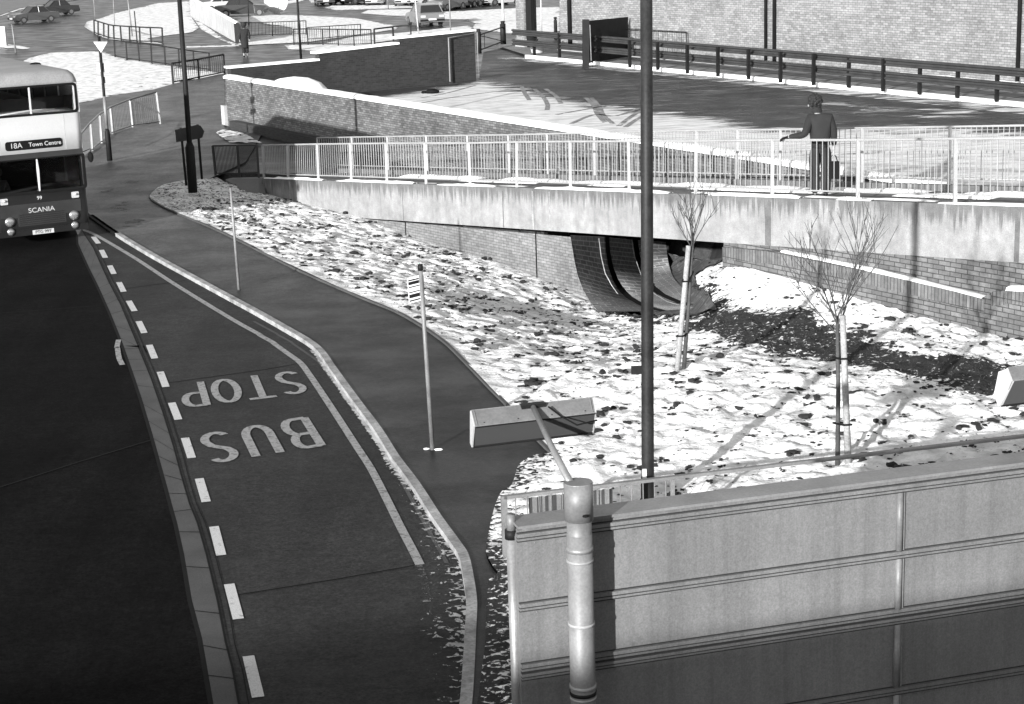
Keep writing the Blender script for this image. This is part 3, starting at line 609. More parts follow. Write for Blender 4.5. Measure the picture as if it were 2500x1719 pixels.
c2s = [(1150, 605), (1180, 800), (1235, 930), (1300, 1010), (1400, 1085), (1530, 1140), (1800, 1190)]
c3r = [(1400, 620), (1405, 700), (1420, 800), (1440, 880), (1480, 960), (1560, 1040), (1850, 1140)]
ringsurf(c0r, .04, c1r, 1.6, 'brick_ring', 'brick_ring'); ringsurf(c1s, 1.7, c2r, 3.3, 'brick_ring', 'brick_ring'); ringsurf(c2s, 3.4, c3r, 4.6, 'brick_ring', 'brick_ring')
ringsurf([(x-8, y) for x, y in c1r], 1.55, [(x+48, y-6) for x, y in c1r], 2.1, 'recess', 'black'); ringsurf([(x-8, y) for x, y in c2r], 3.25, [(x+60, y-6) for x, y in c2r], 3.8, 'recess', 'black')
def rline(c, off, name):
    P = [ringpt(p, off)-BR.n*.03+Z*.015 for p in ns('B3', c)]; MB().tube(P, .011, 5).build(name, 'kerb', ut)
rline([(815, 590), (835, 750), (870, 900), (930, 1010), (1000, 1110), (1090, 1180), (1190, 1215)], 1.3, 'nosing'); rline([(1105, 605), (1130, 750), (1190, 920), (1250, 1030), (1320, 1090), (1420, 1150), (1550, 1190), (1830, 1260)], 3.1, 'nosing')
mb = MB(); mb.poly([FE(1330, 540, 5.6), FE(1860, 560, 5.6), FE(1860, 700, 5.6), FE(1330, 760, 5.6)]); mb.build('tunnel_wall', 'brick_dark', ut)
# wall below the bridge, right of the opening, and the low wing wall capped with snow
uA = (FE(1764, 603)-BR.p0).dot(BR.u)
rw = thing('brick_wall', 'block wall directly beneath the ramp behind the snow-capped wing wall', 'wall', BR.uz(uA, 0))
mb = MB(); mb.add([BR.uz(uA, -1.2, .03), BR.uz(uR, -1.2, .03), BR.uz(uR, deck_z(uR)-.9, .03), BR.uz(uA, deck_z(uA)-.9, .03), BR.uz(uA, -1.2, 2.0), BR.uz(uA, deck_z(uA)-.4, 2.0)], [(0, 1, 2, 3), (4, 0, 3, 5)]); mb.build('wall_face', 'brick_block', rw)
wt = thing('wing_wall', 'low brick wing wall with soldier course and snow along its top', 'wall', WG[0])
WPL = Plane(FE(1764, 640, -.02), FE(2403, 790, -.38))
tp_px = [(1764, 604), (1904, 616), (2055, 648), (2200, 681), (2330, 712), (2403, 731)]
TP = [WPL.at(*p) for p in tp_px]; stp = [WPL.at(*p) for p in [(2403, 731), (2404, 722), (2420, 718), (2421, 713), (2456, 709.5), (2457, 706), (2510, 712), (2700, 745)]]
BT = [Vector((p.x, p.y, -.5)) for p in TP+stp]
mb = MB(); top = TP+stp[1:]; 
mb.prism([top[0]]+[Vector((top[0].x, top[0].y, -.9)), Vector((top[-1].x, top[-1].y, -.9))]+top[::-1][:-1], WPL.n*.24); o = mb.build('wall_face', 'brick_block', wt); tri_fill(o)
mb = MB()
for i in range(len(top)-1):
    a_, b_ = top[i], top[i+1]
    if (b_-a_).length > .15: mb.add([a_-WPL.n*.006-Z*.24, b_-WPL.n*.006-Z*.24, b_-WPL.n*.006+Z*.002, a_-WPL.n*.006+Z*.002, a_+WPL.n*.2+Z*.002, b_+WPL.n*.2+Z*.002], [(0, 1, 2, 3), (3, 2, 5, 4)])
mb.build('soldier_course', 'brick_soldier', wt)
mb = MB(); lumpy(mb, [top[1]+WPL.n*.12, top[2]+WPL.n*.12, top[3]+WPL.n*.12, top[4]+WPL.n*.12, top[5]+WPL.n*.12], .24, .035, .12); lumpy(mb, [stp[4]+WPL.n*.12, stp[6]+WPL.n*.12, stp[7]+WPL.n*.12], .27, .07, 0); lumpy(mb, [stp[2]+WPL.n*.12, stp[3]+WPL.n*.12], .27, .07, 0)
mb.build('snow_cap', 'snow_cap', wt, True)

# railings of the bridge
def railing(name, label, cat, posts, tops, mat, bal=14, rtop=.025, rpost=.03, rbal=.009, low=.1, grp=None, midrail=False, feet=0):
    """posts: foot points, tops: matching top points"""
    t_ = thing(name, label, cat, posts[0], grp)
    mb = MB(); mb.tube(tops, rtop, 6); mb.build('top_rail', mat, t_, True)
    lo = [p+(q-p)*low for p, q in zip(posts, tops)]; MB().tube(lo, rtop*.7, 6).build('bottom_rail', mat, t_, True)
    if midrail: MB().tube([p+(q-p)*.86 for p, q in zip(posts, tops)], rtop*.6, 6).build('middle_rail', mat, t_, True)
    for p, q in zip(posts, tops): MB().box(p-Vector((rpost, rpost, feet)), (2*rpost, 0, 0), (0, 2*rpost, 0), (q-p)+Z*feet).build('post', mat, t_)
    if bal:
        for i in range(len(posts)-1):
            mb = MB()
            for j in range(1, bal):
                u = j/bal; a_, b_ = lo[i].lerp(lo[i+1], u), tops[i].lerp(tops[i+1], u); mb.tube([a_, b_], rbal, 4, False)
            mb.build('bar_panel', mat, t_)
    return t_
pf = [(645, 439), (704, 441.5), (778, 443.5), (858.5, 446.5), (945, 450), (1040.5, 453.5), (1148, 457), (1262, 464), (1393, 470), (1536, 474), (1698, 479), (1885, 486), (2094, 496), (2331.5, 504), (2600, 516)]
ptx = [(641, 355), (702, 353.5), (774, 352), (854, 351), (941, 350), (1036, 349.5), (1144, 349.5), (1261, 347), (1391, 345.5), (1534, 345), (1699, 344.7), (1885, 342), (2095, 342), (2333, 339), (2602, 336)]
F_, T_ = [], []
for a_, b_ in zip(pf, ptx):
    p = FE(a_[0], a_[1], .08); u = (p-BR.p0).dot(BR.u); p = BR.uz(u, deck_z(u)+.04, .08); q = FE(b_[0], b_[1], .08); F_.append(p); T_.append(q)
railing('guard_railing', 'white vertical-bar railing along the near edge of the ramp', 'railing', F_, T_, 'white_metal', 15, .026, .032, .0085, .13)
rp = [(774, 337), (858, 335), (945, 333.5), (1040, 332), (1140, 330.5), (1240, 329.5), (1335, 327), (1450, 324.5), (1575, 321.5), (1700, 319), (1800, 317.5), (1905, 316), (2105, 312.5), (2320, 309.5), (2520, 306)]
F2, T2 = [], []
for a_ in rp:
    q = FE(a_[0], a_[1], DW+.05); u = (q-BR.p0).dot(BR.u); F2.append(BR.uz(u, deck_z(u)+.08, DW+.05)); T2.append(q)
railing('guard_railing', 'white vertical-bar railing along the far edge of the ramp', 'railing', F2, T2, 'white_metal', 15, .022, .028, .008, .13)
# dark shaded end of the railing, left
p0_, p1_, p2_ = G(527, 432), G(585, 433), F_[0]
def up(p, px, py): return AY(px, py, p.y)
railing('guard_railing', 'dark fine-barred railing at the foot of the ramp beside the direction sign', 'railing', [p0_, p1_, G(632, 434)], [up(p0_, 519, 356), up(p1_, 580, 355), up(G(632, 434), 627, 354)], 'rail_metal', 18, .025, .03, .011, .12)
# ------------------------------------------------------------ long retaining wall and the yard behind
LW = Plane(G(549, 186, 1.8), G(2500, 485, 1.8)); lt = thing('retaining_wall', 'long brick retaining wall with a white snow-covered coping running towards the ramp', 'wall', LW.uz(0, 0))
mb = MB(); LE = LW.L+6
mb.box(LW.uz(0, -.1), LW.u*LE, LW.n*.28, Z*1.82); mb.build('wall_body', 'brick_long', lt)
mb = MB(); mb.box(LW.uz(-.05, 1.722, -.05), LW.u*(LE+.05), LW.n*.38, Z*.085); lumpy(mb, [LW.uz(0, 1.80, .14), LW.uz(LE, 1.80, .14)], .34, .05, -.5, .5); mb.build('coping', 'snow_cap', lt)
mb = MB(); mb.box(LW.uz(1.0, 0, -.35), LW.u*9, LW.n*.30, Z*.32); mb.build('plinth', 'brick_dark', lt)
MB().box(LW.uz(-.35, 0, -.1), LW.u*.3, LW.n*.35, Z*.75).build('end_pier', 'concrete', lt)
DWp = Plane((LW.uz(0, 0).x, LW.uz(0, 0).y), G(1163, 199, .8)); YZ = .8
dt = thing('boundary_wall', 'dark unlit brick wall with stepped snow-topped coping at the yard entrance', 'wall', DWp.uz(0, 0))
s1 = (DWp.at(782, 190)-DWp.p0).dot(DWp.u); s2 = (DWp.at(976, 150)-DWp.p0).dot(DWp.u); EL = DWp.L
zt = [DWp.at(567, 167).z, DWp.at(782, 148).z, DWp.at(783, 131).z, DWp.at(975, 108).z, DWp.at(976, 95).z, DWp.at(1158, 76).z]
za, zb, zc = (zt[0]+zt[1])/2, (zt[2]+zt[3])/2, (zt[4]+zt[5])/2
mb = MB(); prof = [DWp.uz(.25, 0), DWp.uz(EL, 0), DWp.uz(EL, zt[5]), DWp.uz(s2, zt[4]), DWp.uz(s2, zt[3]), DWp.uz(s1, zt[2]), DWp.uz(s1, zt[1]), DWp.uz(.25, zt[0])]
mb.prism(prof, DWp.n*.3); o = mb.build('wall_body', 'brick_dark', dt); tri_fill(o)  # brick colour darkened to stand for the shade on this wall
mb = MB()
for (ua, zA, ub, zB) in ((.2, zt[0], s1, zt[1]), (s1-.12, zt[2], s2, zt[3]), (s2-.12, zt[4], EL+.05, zt[5])):
    mb.add([DWp.uz(ua, zA+.002, -.04), DWp.uz(ub, zB+.002, -.04), DWp.uz(ub, zB+.07, -.04), DWp.uz(ua, zA+.07, -.04), DWp.uz(ua, zA+.07, .45), DWp.uz(ub, zB+.07, .45), DWp.uz(ua, zA+.002, .45)], [(0, 1, 2, 3), (3, 2, 5, 4), (0, 3, 4, 6)])
mb.build('coping', 'snow_cap', dt)
mb = MB(); gA, gB = DWp.at(1092, 150), DWp.at(1162, 150); uA_, uB_ = (gA-DWp.p0).dot(DWp.u), (gB-DWp.p0).dot(DWp.u)
z0g, z1g = YZ+.1, DWp.at(1092, 92).z; z2g = DWp.at(1160, 79).z
mb.tube([DWp.uz(uA_, z0g, -.15), DWp.uz(uA_, z1g, -.15), DWp.uz(uB_, z2g, -.15), DWp.uz(uB_, z0g, -.15)], .03, 6); mb.build('steel_frame', 'galv', dt)
# yard platform
YA = LW.uz(.6, 0, .3); YB = DWp.uz(.6, 0, -.02)
yard_poly = [LW.uz(.5, 0, .2), LW.uz(LE, 0, .2), Vector((60, 10, 0)), Vector((80, 110, 0)), G(1500, 80, YZ), G(1290, 100, YZ), G(1180, 128, YZ), DWp.uz(EL+.1, 0, 0), DWp.uz(.5, 0, .1)]
yd = sheet('yard', yard_poly, YZ, m_yard, thick=.75); tri_fill(yd)
ysn = ns('A2', [(1140, 850), (1400, 800), (1700, 760), (1960, 700), (2100, 700), (2321, 745)])+ns('A3', [(120, 765), (350, 820), (560, 850), (700, 880), (900, 930), (1200, 970), (1600, 990), (1900, 1020), (2321, 1100)])+ns('A4', [(300, 1130), (900, 1110), (1500, 1100), (2321, 1150)])
YP = [G(p[0], p[1], YZ) for p in ysn]; YP += [LW.uz(LE-3, 0, .3), LW.uz(LW.L*.5, 0, .3), LW.uz(1.2, 0, .3)]
def yb(x, y):
    d, _, _ = segdist(x, y, [(p.x, p.y) for p in YP[:len(ysn)]], False)
    return np.clip(.12-d*.2, -.25, .12)+np.clip((x-4)*.02, 0, .05)
gridsheet('yard_snow', YP, .25, lambda x, y: YZ+.012+x*0, 'snow_smear', {'bare': yb})
mb = MB()
for pts_ in ([(120, 765), (150, 830), (190, 890)], [(230, 790), (310, 860), (350, 930), (345, 980)], [(330, 790), (420, 850), (470, 920)], [(690, 870), (760, 940), (790, 1010), (860, 1090)], [(740, 870), (810, 950), (840, 1020), (930, 1100)], [(430, 1020), (700, 970), (960, 930), (1170, 935)], [(560, 1100), (760, 1020), (960, 1030), (1170, 960)], [(980, 1120), (1150, 1000), (1300, 960)], [(1040, 1130), (1180, 1040), (1320, 1000)]):
    ribbon(mb, spline([G(*n('A3', *p), YZ) for p in pts_], 4), .16, YZ+.018)
for pts_ in ([(1480, 870), (1700, 830), (1960, 760)], [(1400, 930), (1800, 860), (2250, 800)]): ribbon(mb, spline([G(*n('A2', *p), YZ) for p in pts_], 4), .12, YZ+.018)
snowmat('track', .5, 3.5, .1, (1, 1, 1), .25, .1, False, True); snowmat('worn', .63, 9, .1, (1, 1, 1), .16, .1, False, True, .12); tag(mb.build('tyre_track', 'track'), kind='structure')
mb = MB(); ribbon(mb, spline([G(*p) for p in [n('D2', 1440, 330), n('D2', 1500, 500), n('D2', 1530, 700)]], 4), .09, .0135); tag(mb.build('worn_line', 'worn'), kind='structure')
mb = MB(); ribbon(mb, spline([G(*p)+Vector((.33, .03, 0)) for p in [n('C2', 900, 900), n('C2', 1130, 1290), n('D2', 1310, 60), n('D2', 1470, 370)]], 4), .06, .0105); tag(mb.build('worn_line', 'worn'), kind='structure')
YK0, YK1 = G(1282, 142, YZ), G(2500, 262, YZ); YK = Plane(YK0, YK1)
YP2 = [YK.uz(-1, YZ, -.9), YK.uz(YK.L+10, YZ, -1.6), YK.uz(YK.L+10, YZ, -.05), YK.uz(-1, YZ, -.05)]
gridsheet('yard_slush', YP2, .25, lambda x, y: YZ+.010+x*0, 'snow_smear', {'bare': lambda x, y: -.02+0*x})
gridsheet('thin_slush', [YK.uz(2, YZ, -.5), YK.uz(YK.L+8, YZ, -.8), YK.uz(YK.L+8, YZ, -7), YK.uz(6, YZ, -9), YK.uz(0, YZ, -3)], .4, lambda x, y: YZ+.005+x*0, 'snow_thin', {'bare': lambda x, y: .06+.05*vn(x*.4, y*.4)})
# right lane smears
sm = [G(2500, 262, YZ), G(2150, 240, YZ), G(1850, 225, YZ), G(1850, 260, YZ), G(2200, 305, YZ), G(2500, 300, YZ), YK.uz(YK.L+8, YZ, -4)]
gridsheet('yard_smears', sm, .25, lambda x, y: YZ+.007+x*0, 'snow_smear', {'bare': lambda x, y: .03+np.clip(.3-segdist(x, y, [(p.x, p.y) for p in sm])[0]*.14, 0, .3)})
o = MB().box(YK.uz(0, YZ-.02), YK.u*(YK.L+12), YK.n*.17, Z*.16).build('yard_kerb', 'snow_cap'); tag(o, kind='structure')
BL = Plane(G(1596, 128, YZ+.35), G(2500, 203, YZ+.35))
# slabs between kerb and building
mb = MB(); mb.add([YK.uz(0, YZ+.1, .17), YK.uz(YK.L+12, YZ+.1, .17), Vector((BL.uz(BL.L+12, 0).x, BL.uz(BL.L+12, 0).y, YZ+.1)), Vector((BL.uz(-14, 0).x, BL.uz(-14, 0).y, YZ+.1))], [(0, 1, 2, 3)])
o = mb.build('pavement', 'slab'); tag(o, kind='structure')
mb = MB()
for i in range(40):
    u = i*1.15; p = YK.uz(u, YZ+.104, .17); q = p+(YK.n*6-YK.u*1.2); d = YK.u*.05; mb.poly([p, p+d, q+d, q])
o = mb.build('slab_joint', 'black'); tag(o, kind='structure')
bd = thing('brick_building', 'large pale brick warehouse wall with drainpipes behind the crash barrier', 'building', BL.uz(0, YZ))
u0b = (BL.at(1362, 60)-BL.p0).dot(BL.u); HB = 12
MB().box(BL.uz(u0b, YZ-.1, .12), BL.u*(BL.L+14-u0b), BL.n*8, Z*HB).build('wall', 'brick_building', bd)
MB().box(BL.uz(u0b, YZ-.1, -.12), BL.u*(BL.L+14-u0b), BL.n*.24, Z*.42).build('plinth', 'concrete', bd)
mb = MB(); lumpy(mb, [BL.uz(u0b, YZ+.32, -.02), BL.uz(BL.L+12, YZ+.32, -.02)], .2, .06, .05, .4); mb.build('snow_ledge', 'snow_cap', bd, True)
for px, r_ in ((1389, .10), (1867, .06), (1888, .07), (2486, .07)):
    q = BL.at(px, 60, -.02); u = (q-BL.p0).dot(BL.u); p = MB().tube([BL.uz(u, YZ+.3, .02), BL.uz(u, YZ+HB, .02)], r_, 8).build('drainpipe', 'dark_metal', bd, True)
# free-standing pier left of the opening
p0 = G(1262, 118, YZ); pr = thing('brick_pier', 'tall pale brick pier beside the gateway at the left end of the crash barrier', 'pier', p0)
pu = BL.u; wdp = .75; MB().box(p0, pu*wdp, BL.n*.7, Z*11).build('pier_shaft', 'brick_building', pr); MB().box(p0-pu*.06-BL.n*.06, pu*(wdp+.1), BL.n*.8, Z*.45).build('pier_foot', 'concrete', pr)
MB().box(p0+pu*(wdp+.01)+BL.n*.1, pu*.5, BL.n*.2, Z*11).build('dark_gap_strip', 'dark_metal', pr)  # dark strip put in for the dark gap at the pier's side
# crash barrier
posts_px = [n('A3', 235, 490), n('A3', 458, 520), n('A3', 1080, 597), n('A3', 1328, 620), n('A3', 1590, 652), n('A3', 1860, 676), n('A3', 2130, 702), n('A4', 165, 731), n('A4', 457, 755), n('A4', 768, 776), n('A4', 1073, 811), n('A4', 1395, 837), n('A4', 1730, 868), n('A4', 2078, 901)]
cb = thing('crash_barrier', 'double dark steel crash barrier on posts between the yard and warehouse', 'barrier', YK.uz(0, YZ))
for p in posts_px:
    q = G(p[0], p[1], YZ+.1); MB().cbox(q+Z*.55-YK.n*0, YK.u, .09, YK.n, .12, Z, 1.1).build('post', 'dark_metal', cb)
c_a, c_b = G(*posts_px[0], YZ+.1), G(*posts_px[-1], YZ+.1); BC = Plane(c_a, c_b)
for zz_, zn in ((.85, 0), (.40, 1)):
    prof_ = [(0, 0), (.07, .03), (.07, .07), (.0, .11), (.0, .16), (.07, .2), (.07, .24), (0, .27)]
    pts = [BC.uz(-1.6, YZ+.1+zz_+v_, -.2-o_) for o_, v_ in prof_]+[BC.uz(-1.6, YZ+.1+zz_+v_, -.185-o_) for o_, v_ in prof_[::-1]]
    MB().prism(pts, BC.u*(BC.L+9)).build('rail', 'rail_metal', cb)
for i in range(1): MB().box(BC.uz(BC.L+2.3, YZ+.1), BC.u*.09, BC.n*.12, Z*1.1).build('post', 'dark_metal', cb)
# second low barrier against the plinth / gate and posts
q0 = G(*n('A3', 690, 603), YZ); gt = thing('steel_gate', 'open dark sheeted gate hung on a thick square post behind the barrier', 'gate', q0)
MB().box(q0-Vector((.14, .05, 0)), (.28, 0, 0), (0, .28, 0), AY(n('A3', 690, 175)[0], n('A3', 690, 175)[1], q0.y)-q0).build('gate_post', 'dark_metal', gt)
gb = G(*n('A3', 1062, 500), YZ+.1); ga = G(*n('A3', 720, 560), YZ+.1); GP = Plane(ga, gb)
mb = MB(); mb.prism([ga, gb, AY(n('A3', 1065, 150)[0], n('A3', 1065, 150)[1], gb.y), AY(n('A3', 715, 185)[0], n('A3', 715, 185)[1], ga.y)], GP.n*.05); mb.build('sheet_panel', 'dark_metal', gt)
MB().tube([ga+Z*.1-GP.n*.1, AY(n('A3', 708, 220)[0], n('A3', 708, 220)[1], ga.y)-GP.n*.1], .02, 6).build('lock_bar', 'galv', gt)
r_a = G(1500, 122, YZ+.35); r_b = G(1676, 135, YZ+.35)
railing('low_railing', 'thin low railing against the warehouse wall beside the sheeted gate', 'railing', [r_a, r_a.lerp(r_b, .5), r_b], [r_a+Z*.95, r_a.lerp(r_b, .5)+Z*.95, r_b+Z*.95], 'dark_metal', 8, .02, .02, .008)
# gate between the dark wall and the pier
ga, gb = G(1170, 131, YZ), G(1229, 108, YZ)
gt2 = thing('steel_gate', 'open-framed dark gate with diagonal brace between two bollards', 'gate', ga)
for p, hh, rr in ((ga, 1.0, .12), (gb, 1.0, .15)): MB().tube([p, p+Z*hh, p+Z*(hh+.03), p+Z*(hh+.12), p+Z*(hh+.15)], [rr, rr, rr*.6, rr*.9, rr*.4], 10).build('gate_post', 'dark_metal', gt2, True)
h1_ = Z*.15; h2_ = Z*.85; MB().tube([ga+h1_, gb+h1_, gb+h2_, ga+h2_, ga+h1_], .035, 6).build('gate_frame', 'dark_metal', gt2); MB().tube([ga+h2_, gb+h1_], .02, 6).build('brace', 'dark_metal', gt2); MB().tube([ga.lerp(gb, .22)+h1_, ga.lerp(gb, .22)+h2_], .02, 6).build('upright', 'dark_metal', gt2)
# white tub
q = G(1312, 134, YZ); MB().tube([q, q+Z*.02, q+Z*.5, q+Z*.55], [.24, .26, .36, .36], 14).build('planter_tub', 'white_paint', None, True); tag(bpy.data.objects['planter_tub'], 'white tapered tub standing behind the left end of the crash barrier', 'tub')
q = G(1357, 96, YZ); MB().tube([q, q+Z*.95, q+Z*1.0, q+Z*1.1, q+Z*1.13], [.09, .09, .06, .1, .04], 10).build('bollard', 'dark_metal', None, True); tag(bpy.data.objects['bollard'], 'black domed bollard in the opening beside the warehouse corner', 'bollard')
# rubble bag on the yard snow
q = G(1056, 229, YZ); mb = MB(); mb.ball(q+Z*.08, .2, (1.5, .8, .5), 10, .15); mb.ball(q+Vector((-.3, .1, .05)), .12, (1.2, .8, .5), 8, .2); o = mb.build('rubbish_bag', 'black', None, True); tag(o, 'crumpled black rubbish sack lying on the yard snow by the dark wall', 'bag')

# ------------------------------------------------------------ lamp posts, poles and signs
def AYp(base, px, py): return AY(px, py, base.y)
lb = onbank(1581.8, 1250); lt_ = thing('lamp_post', 'thick dark lamp column rising from the snowy bank past the top of the picture', 'lamp post', lb)
top_ = AYp(lb, 1577.5, -160)
MB().tube([lb-Z*.2, lb.lerp(top_, .1), lb.lerp(top_, .5), top_], [.076, .074, .071, .068], 20).build('column', 'post_paint', lt_, True)
MB().tube([lb-Z*.2, lb.lerp(top_, .065)], [.082, .082], 20).build('column_base', 'dark_metal', lt_, True)
q = lb.lerp(top_, .075); MB().box(q+Vector((-.07, -.083, -.07)), (.05, 0, 0), (0, .01, 0), (0, 0, .13)).build('number_plate', 'white_paint', lt_)
q = lb.lerp(top_, .262); MB().box(q+Vector((-.19, -.03, -.05)), (.13, 0, 0), (0, .05, 0), (0, 0, .09)).build('bracket', 'dark_metal', lt_)
lb2 = G(471, 470, .08); t2_ = AYp(lb2, 436, -30)
pole('lamp_post', 'tall dark lamp column with a thick base rising behind the arrow sign', 'lamp post', lb2, t2_, .075, 'dark_metal', .125, 1.35)
# arrow direction sign (seen from behind)
sa, sb = G(455, 453, .08), G(493, 438, .08); st = thing('direction_sign', 'back of an arrow-shaped direction sign on two dark posts', 'sign', sa)
ta, tb = AYp(sa, 441, 312), AYp(sb, 482, 304)
MB().tube([sa, ta], .035, 8).build('post', 'dark_metal', st, True); MB().tube([sb, tb], .035, 8).build('post', 'dark_metal', st, True)
SP = Plane(sa, sb); sp_px = [(429, 317), (481, 305), (490, 307), (499, 321), (494, 336), (484, 339), (432, 347)]
MB().prism([SP.at(p[0], p[1], -.05) for p in sp_px], SP.n*.02).build('sign_board', 'post_paint', st)
# give-way sign
gb_ = G(268, 392, .06); gtp = AYp(gb_, 241.5, 88); gs = thing('give_way_sign', 'back of a triangular give way sign on a dark pole near the bus', 'sign', gb_)
MB().tube([gb_, gtp], .045, 10).build('post', 'dark_metal', gs, True); MB().tube([gb_-Z*.05, gb_.lerp(gtp, .23), gb_.lerp(gtp, .26)], [.085, .08, .045], 10).build('post_base', 'dark_metal', gs, True)
MB().tube([gb_.lerp(gtp, .26), gb_.lerp(gtp, .52)], .05, 10).build('pale_sleeve', 'pale_metal', gs, True)
def atq(px, py): return AY(px, py, gb_.y-.06)
MB().prism([atq(228, 102), atq(262.5, 102), atq(247, 129)], Vector((0, -.015, 0))).build('triangle_plate', 'white_paint', gs)
MB().prism([AY(x_, y_, gb_.y+.06) for x_, y_ in ((237, 154), (266, 154), (266, 176), (237, 176))], Vector((0, -.015, 0))).build('notice_plate', 'white_paint', gs)
MB().prism([AY(x_, y_, gb_.y+.06) for x_, y_ in ((236, 188), (271, 188), (271, 203), (236, 203))], Vector((0, -.015, 0))).build('notice_plate', 'sign_grey', gs)
# thin pale pole on the path edge, bus stop flag
b1 = G(583.5, 708, .06); pole('marker_post', 'thin pale post at the kerb side with nothing on top', 'post', b1, AYp(b1, 562.5, 458), .028, 'pale_metal')
b2 = G(1056, 1098, .06); t2 = AYp(b2, 1026, 649); bs = thing('bus_stop', 'bus stop pole carrying a small two-panel flag sign', 'bus stop', b2)
MB().tube([b2, t2], [.031, .029], 10).build('post', 'pale_metal', bs, True); mb = MB(); mb.ball(b2+Vector((-.08, .02, .01)), .03, (1.5, .8, .4), 8, .25); mb.ball(b2+Vector((.09, -.03, .01)), .035, (1.7, .8, .4), 8, .25); mb.build('snow_lump', 'snow_cap', bs)
MB().tube([b2.lerp(t2, .975), t2+Z*.02], .036, 10).build('post_cap', 'dark_metal', bs, True)
def fl(px, py, d=0): return AY(px, py, b2.y-.02-d)
f_px = lambda x, y: n('B2', x, y)
c_ = [fl(*f_px(1355, 940)), fl(*f_px(1460, 915)), fl(*f_px(1478, 1140)), fl(*f_px(1372, 1168))]
MB().prism(c_, (0, .03, 0)).build('flag_plate', 'white_paint', bs)
mb = MB()
for y0, y1 in ((.09, .14), (.17, .29), (.36, .40), (.56, .60), (.66, .80), (.88, .93)):
    L0, L1, R0_, R1 = c_[0].lerp(c_[3], y0), c_[0].lerp(c_[3], y1), c_[1].lerp(c_[2], y0), c_[1].lerp(c_[2], y1); d = Vector((0, -.004, 0)); mb.poly([L0.lerp(R0_, .08)+d, R0_.lerp(L0, .03)+d, R1.lerp(L1, .03)+d, L1.lerp(R1, .08)+d])
mb.build('flag_lettering', 'black', bs)
mb = MB(); mb.prism([fl(*f_px(1462, 912), -.02), fl(*f_px(1500, 925), -.02), fl(*f_px(1512, 1165), -.02), fl(*f_px(1480, 1145), -.02)], (0, .05, 0)); mb.build('timetable_case', 'dark_metal', bs)
# slender background poles
for i, (bx, by, tx, ty, r_, mt, lab) in enumerate([
    (323, 90, 309, -30, .05, 'pale_metal', 'pale pole with a dark lower part behind the curved guard rail'), (280, 62, 275, -30, .03, 'pale_metal', 'left slender pole of the pair on the traffic island tip'),
    (233, 50, 226, -30, .035, 'pale_metal', 'right slender pole of the pair on the traffic island tip'), (335, 104, 328, 27, .04, 'dark_metal', 'short dark post standing in the island snow'),
    (735, 144, 724, -30, .07, 'dark_metal', 'tall dark pole beside the stepped dark wall'), (608, 62, 604, -30, .035, 'dark_metal', 'thin dark pole near the walking pedestrian'),
    (1022, 84, 1011, -30, .05, 'sign_grey', 'grey pole standing behind the driving hatchback'), (1100, 75, 1096, -30, .04, 'pale_metal', 'pale pole on the snowy verge right of the driving hatchback'),
    (948, 22, 945, -30, .04, 'pale_metal', 'pale pole between the white cars of the car park'), (1229, 54, 1225, -30, .09, 'sign_grey', 'grey column behind the right gate bollard'),
    (1322, 82, 1320, -30, .05, 'sign_grey', 'pale pole seen through the opening beside the warehouse'), (39, 130, 29, 60, .05, 'pale_metal', 'short pale post beyond the bus roof')]):
    p = G(bx, by); pole('pole', lab, 'pole', p, AYp(p, tx, ty), r_, mt, group='slender poles around the far roads')
q = G(8, 113); o = MB().box(q-Vector((.25, .2, 0)), (.5, 0, 0), (0, .4, 0), (0, 0, 1.25)).build('bollard_box', 'white_paint'); tag(o, 'white rectangular keep-left box at the left picture edge', 'bollard')

# tree guards etc: young staked trees
def tree(label, base_px, top_px, stake_top, stake_base, seed, spread, n_br, lean, reach):
    rs = random.Random(seed); b_ = onbank(*base_px); tt = AYp(b_, *top_px); t_ = thing('young_tree', label, 'tree', b_, 'young staked trees on the snowy bank')
    MB().tube([b_-Z*.1, b_.lerp(tt, .5)+Vector((.01, 0, 0)), tt], [.034, .028, .022], 8).build('trunk', 'bark', t_, True)
    sb_ = onbank(*stake_base); sb_.y = b_.y-.06; stt = AY(stake_top[0], stake_top[1], b_.y-.06); sb_ = AY(stake_base[0], stake_base[1], b_.y-.06)
    MB().tube([sb_-Z*.1, stt], [.045, .038], 10).build('stake', 'stake', t_, True)
    for k_ in (.28, .72):
        mb = MB(); c = sb_.lerp(stt, k_); d = b_.lerp(tt, k_); mb.tube([c+Vector((-.05, -.045, 0)), c+Vector((.05, -.045, 0)), d+Vector((.05, .03, .01)), d+Vector((-.05, .03, .01)), c+Vector((-.05, -.045, 0))], .014, 5)
        mb.build('tie', 'black', t_)
    mb = MB()
    def branch(p, d, L_, r_, dep):
        pts = [p]; q = p.copy(); dd = d.normalized(); k = 5
        for i in range(k):
            dd = (dd+Vector((rs.uniform(-.1, .1), rs.uniform(-.1, .1), rs.uniform(-.02, .10)))).normalized(); q = q+dd*L_/k; pts.append(q)
        mb.tube(pts, [r_*(1-.8*i/k)+.0015 for i in range(k+1)], 5, False)
        if dep > 0:
            for i in range(2, k+1):
                for _ in range(2 if dep > 1 else 1):
                    if rs.random() < .6:
                        a_ = rs.uniform(0, 6.28); sd_ = Vector((math.cos(a_), math.sin(a_), rs.uniform(.2, .9)))
                        branch(pts[i-1], (dd+sd_*.75), L_*rs.uniform(.25, .55), r_*.5, dep-1)
    for i in range(n_br):
        a_ = 2*math.pi*i/n_br+rs.uniform(-.3, .3); s_ = spread*rs.uniform(.35, 1); branch(b_.lerp(tt, rs.uniform(.86, 1)), Vector((math.cos(a_)*s_+lean, math.sin(a_)*s_, 1)), reach*rs.uniform(.6, 1), .0075, 2)
    mb.build('branches', 'bark', t_)
    return t_
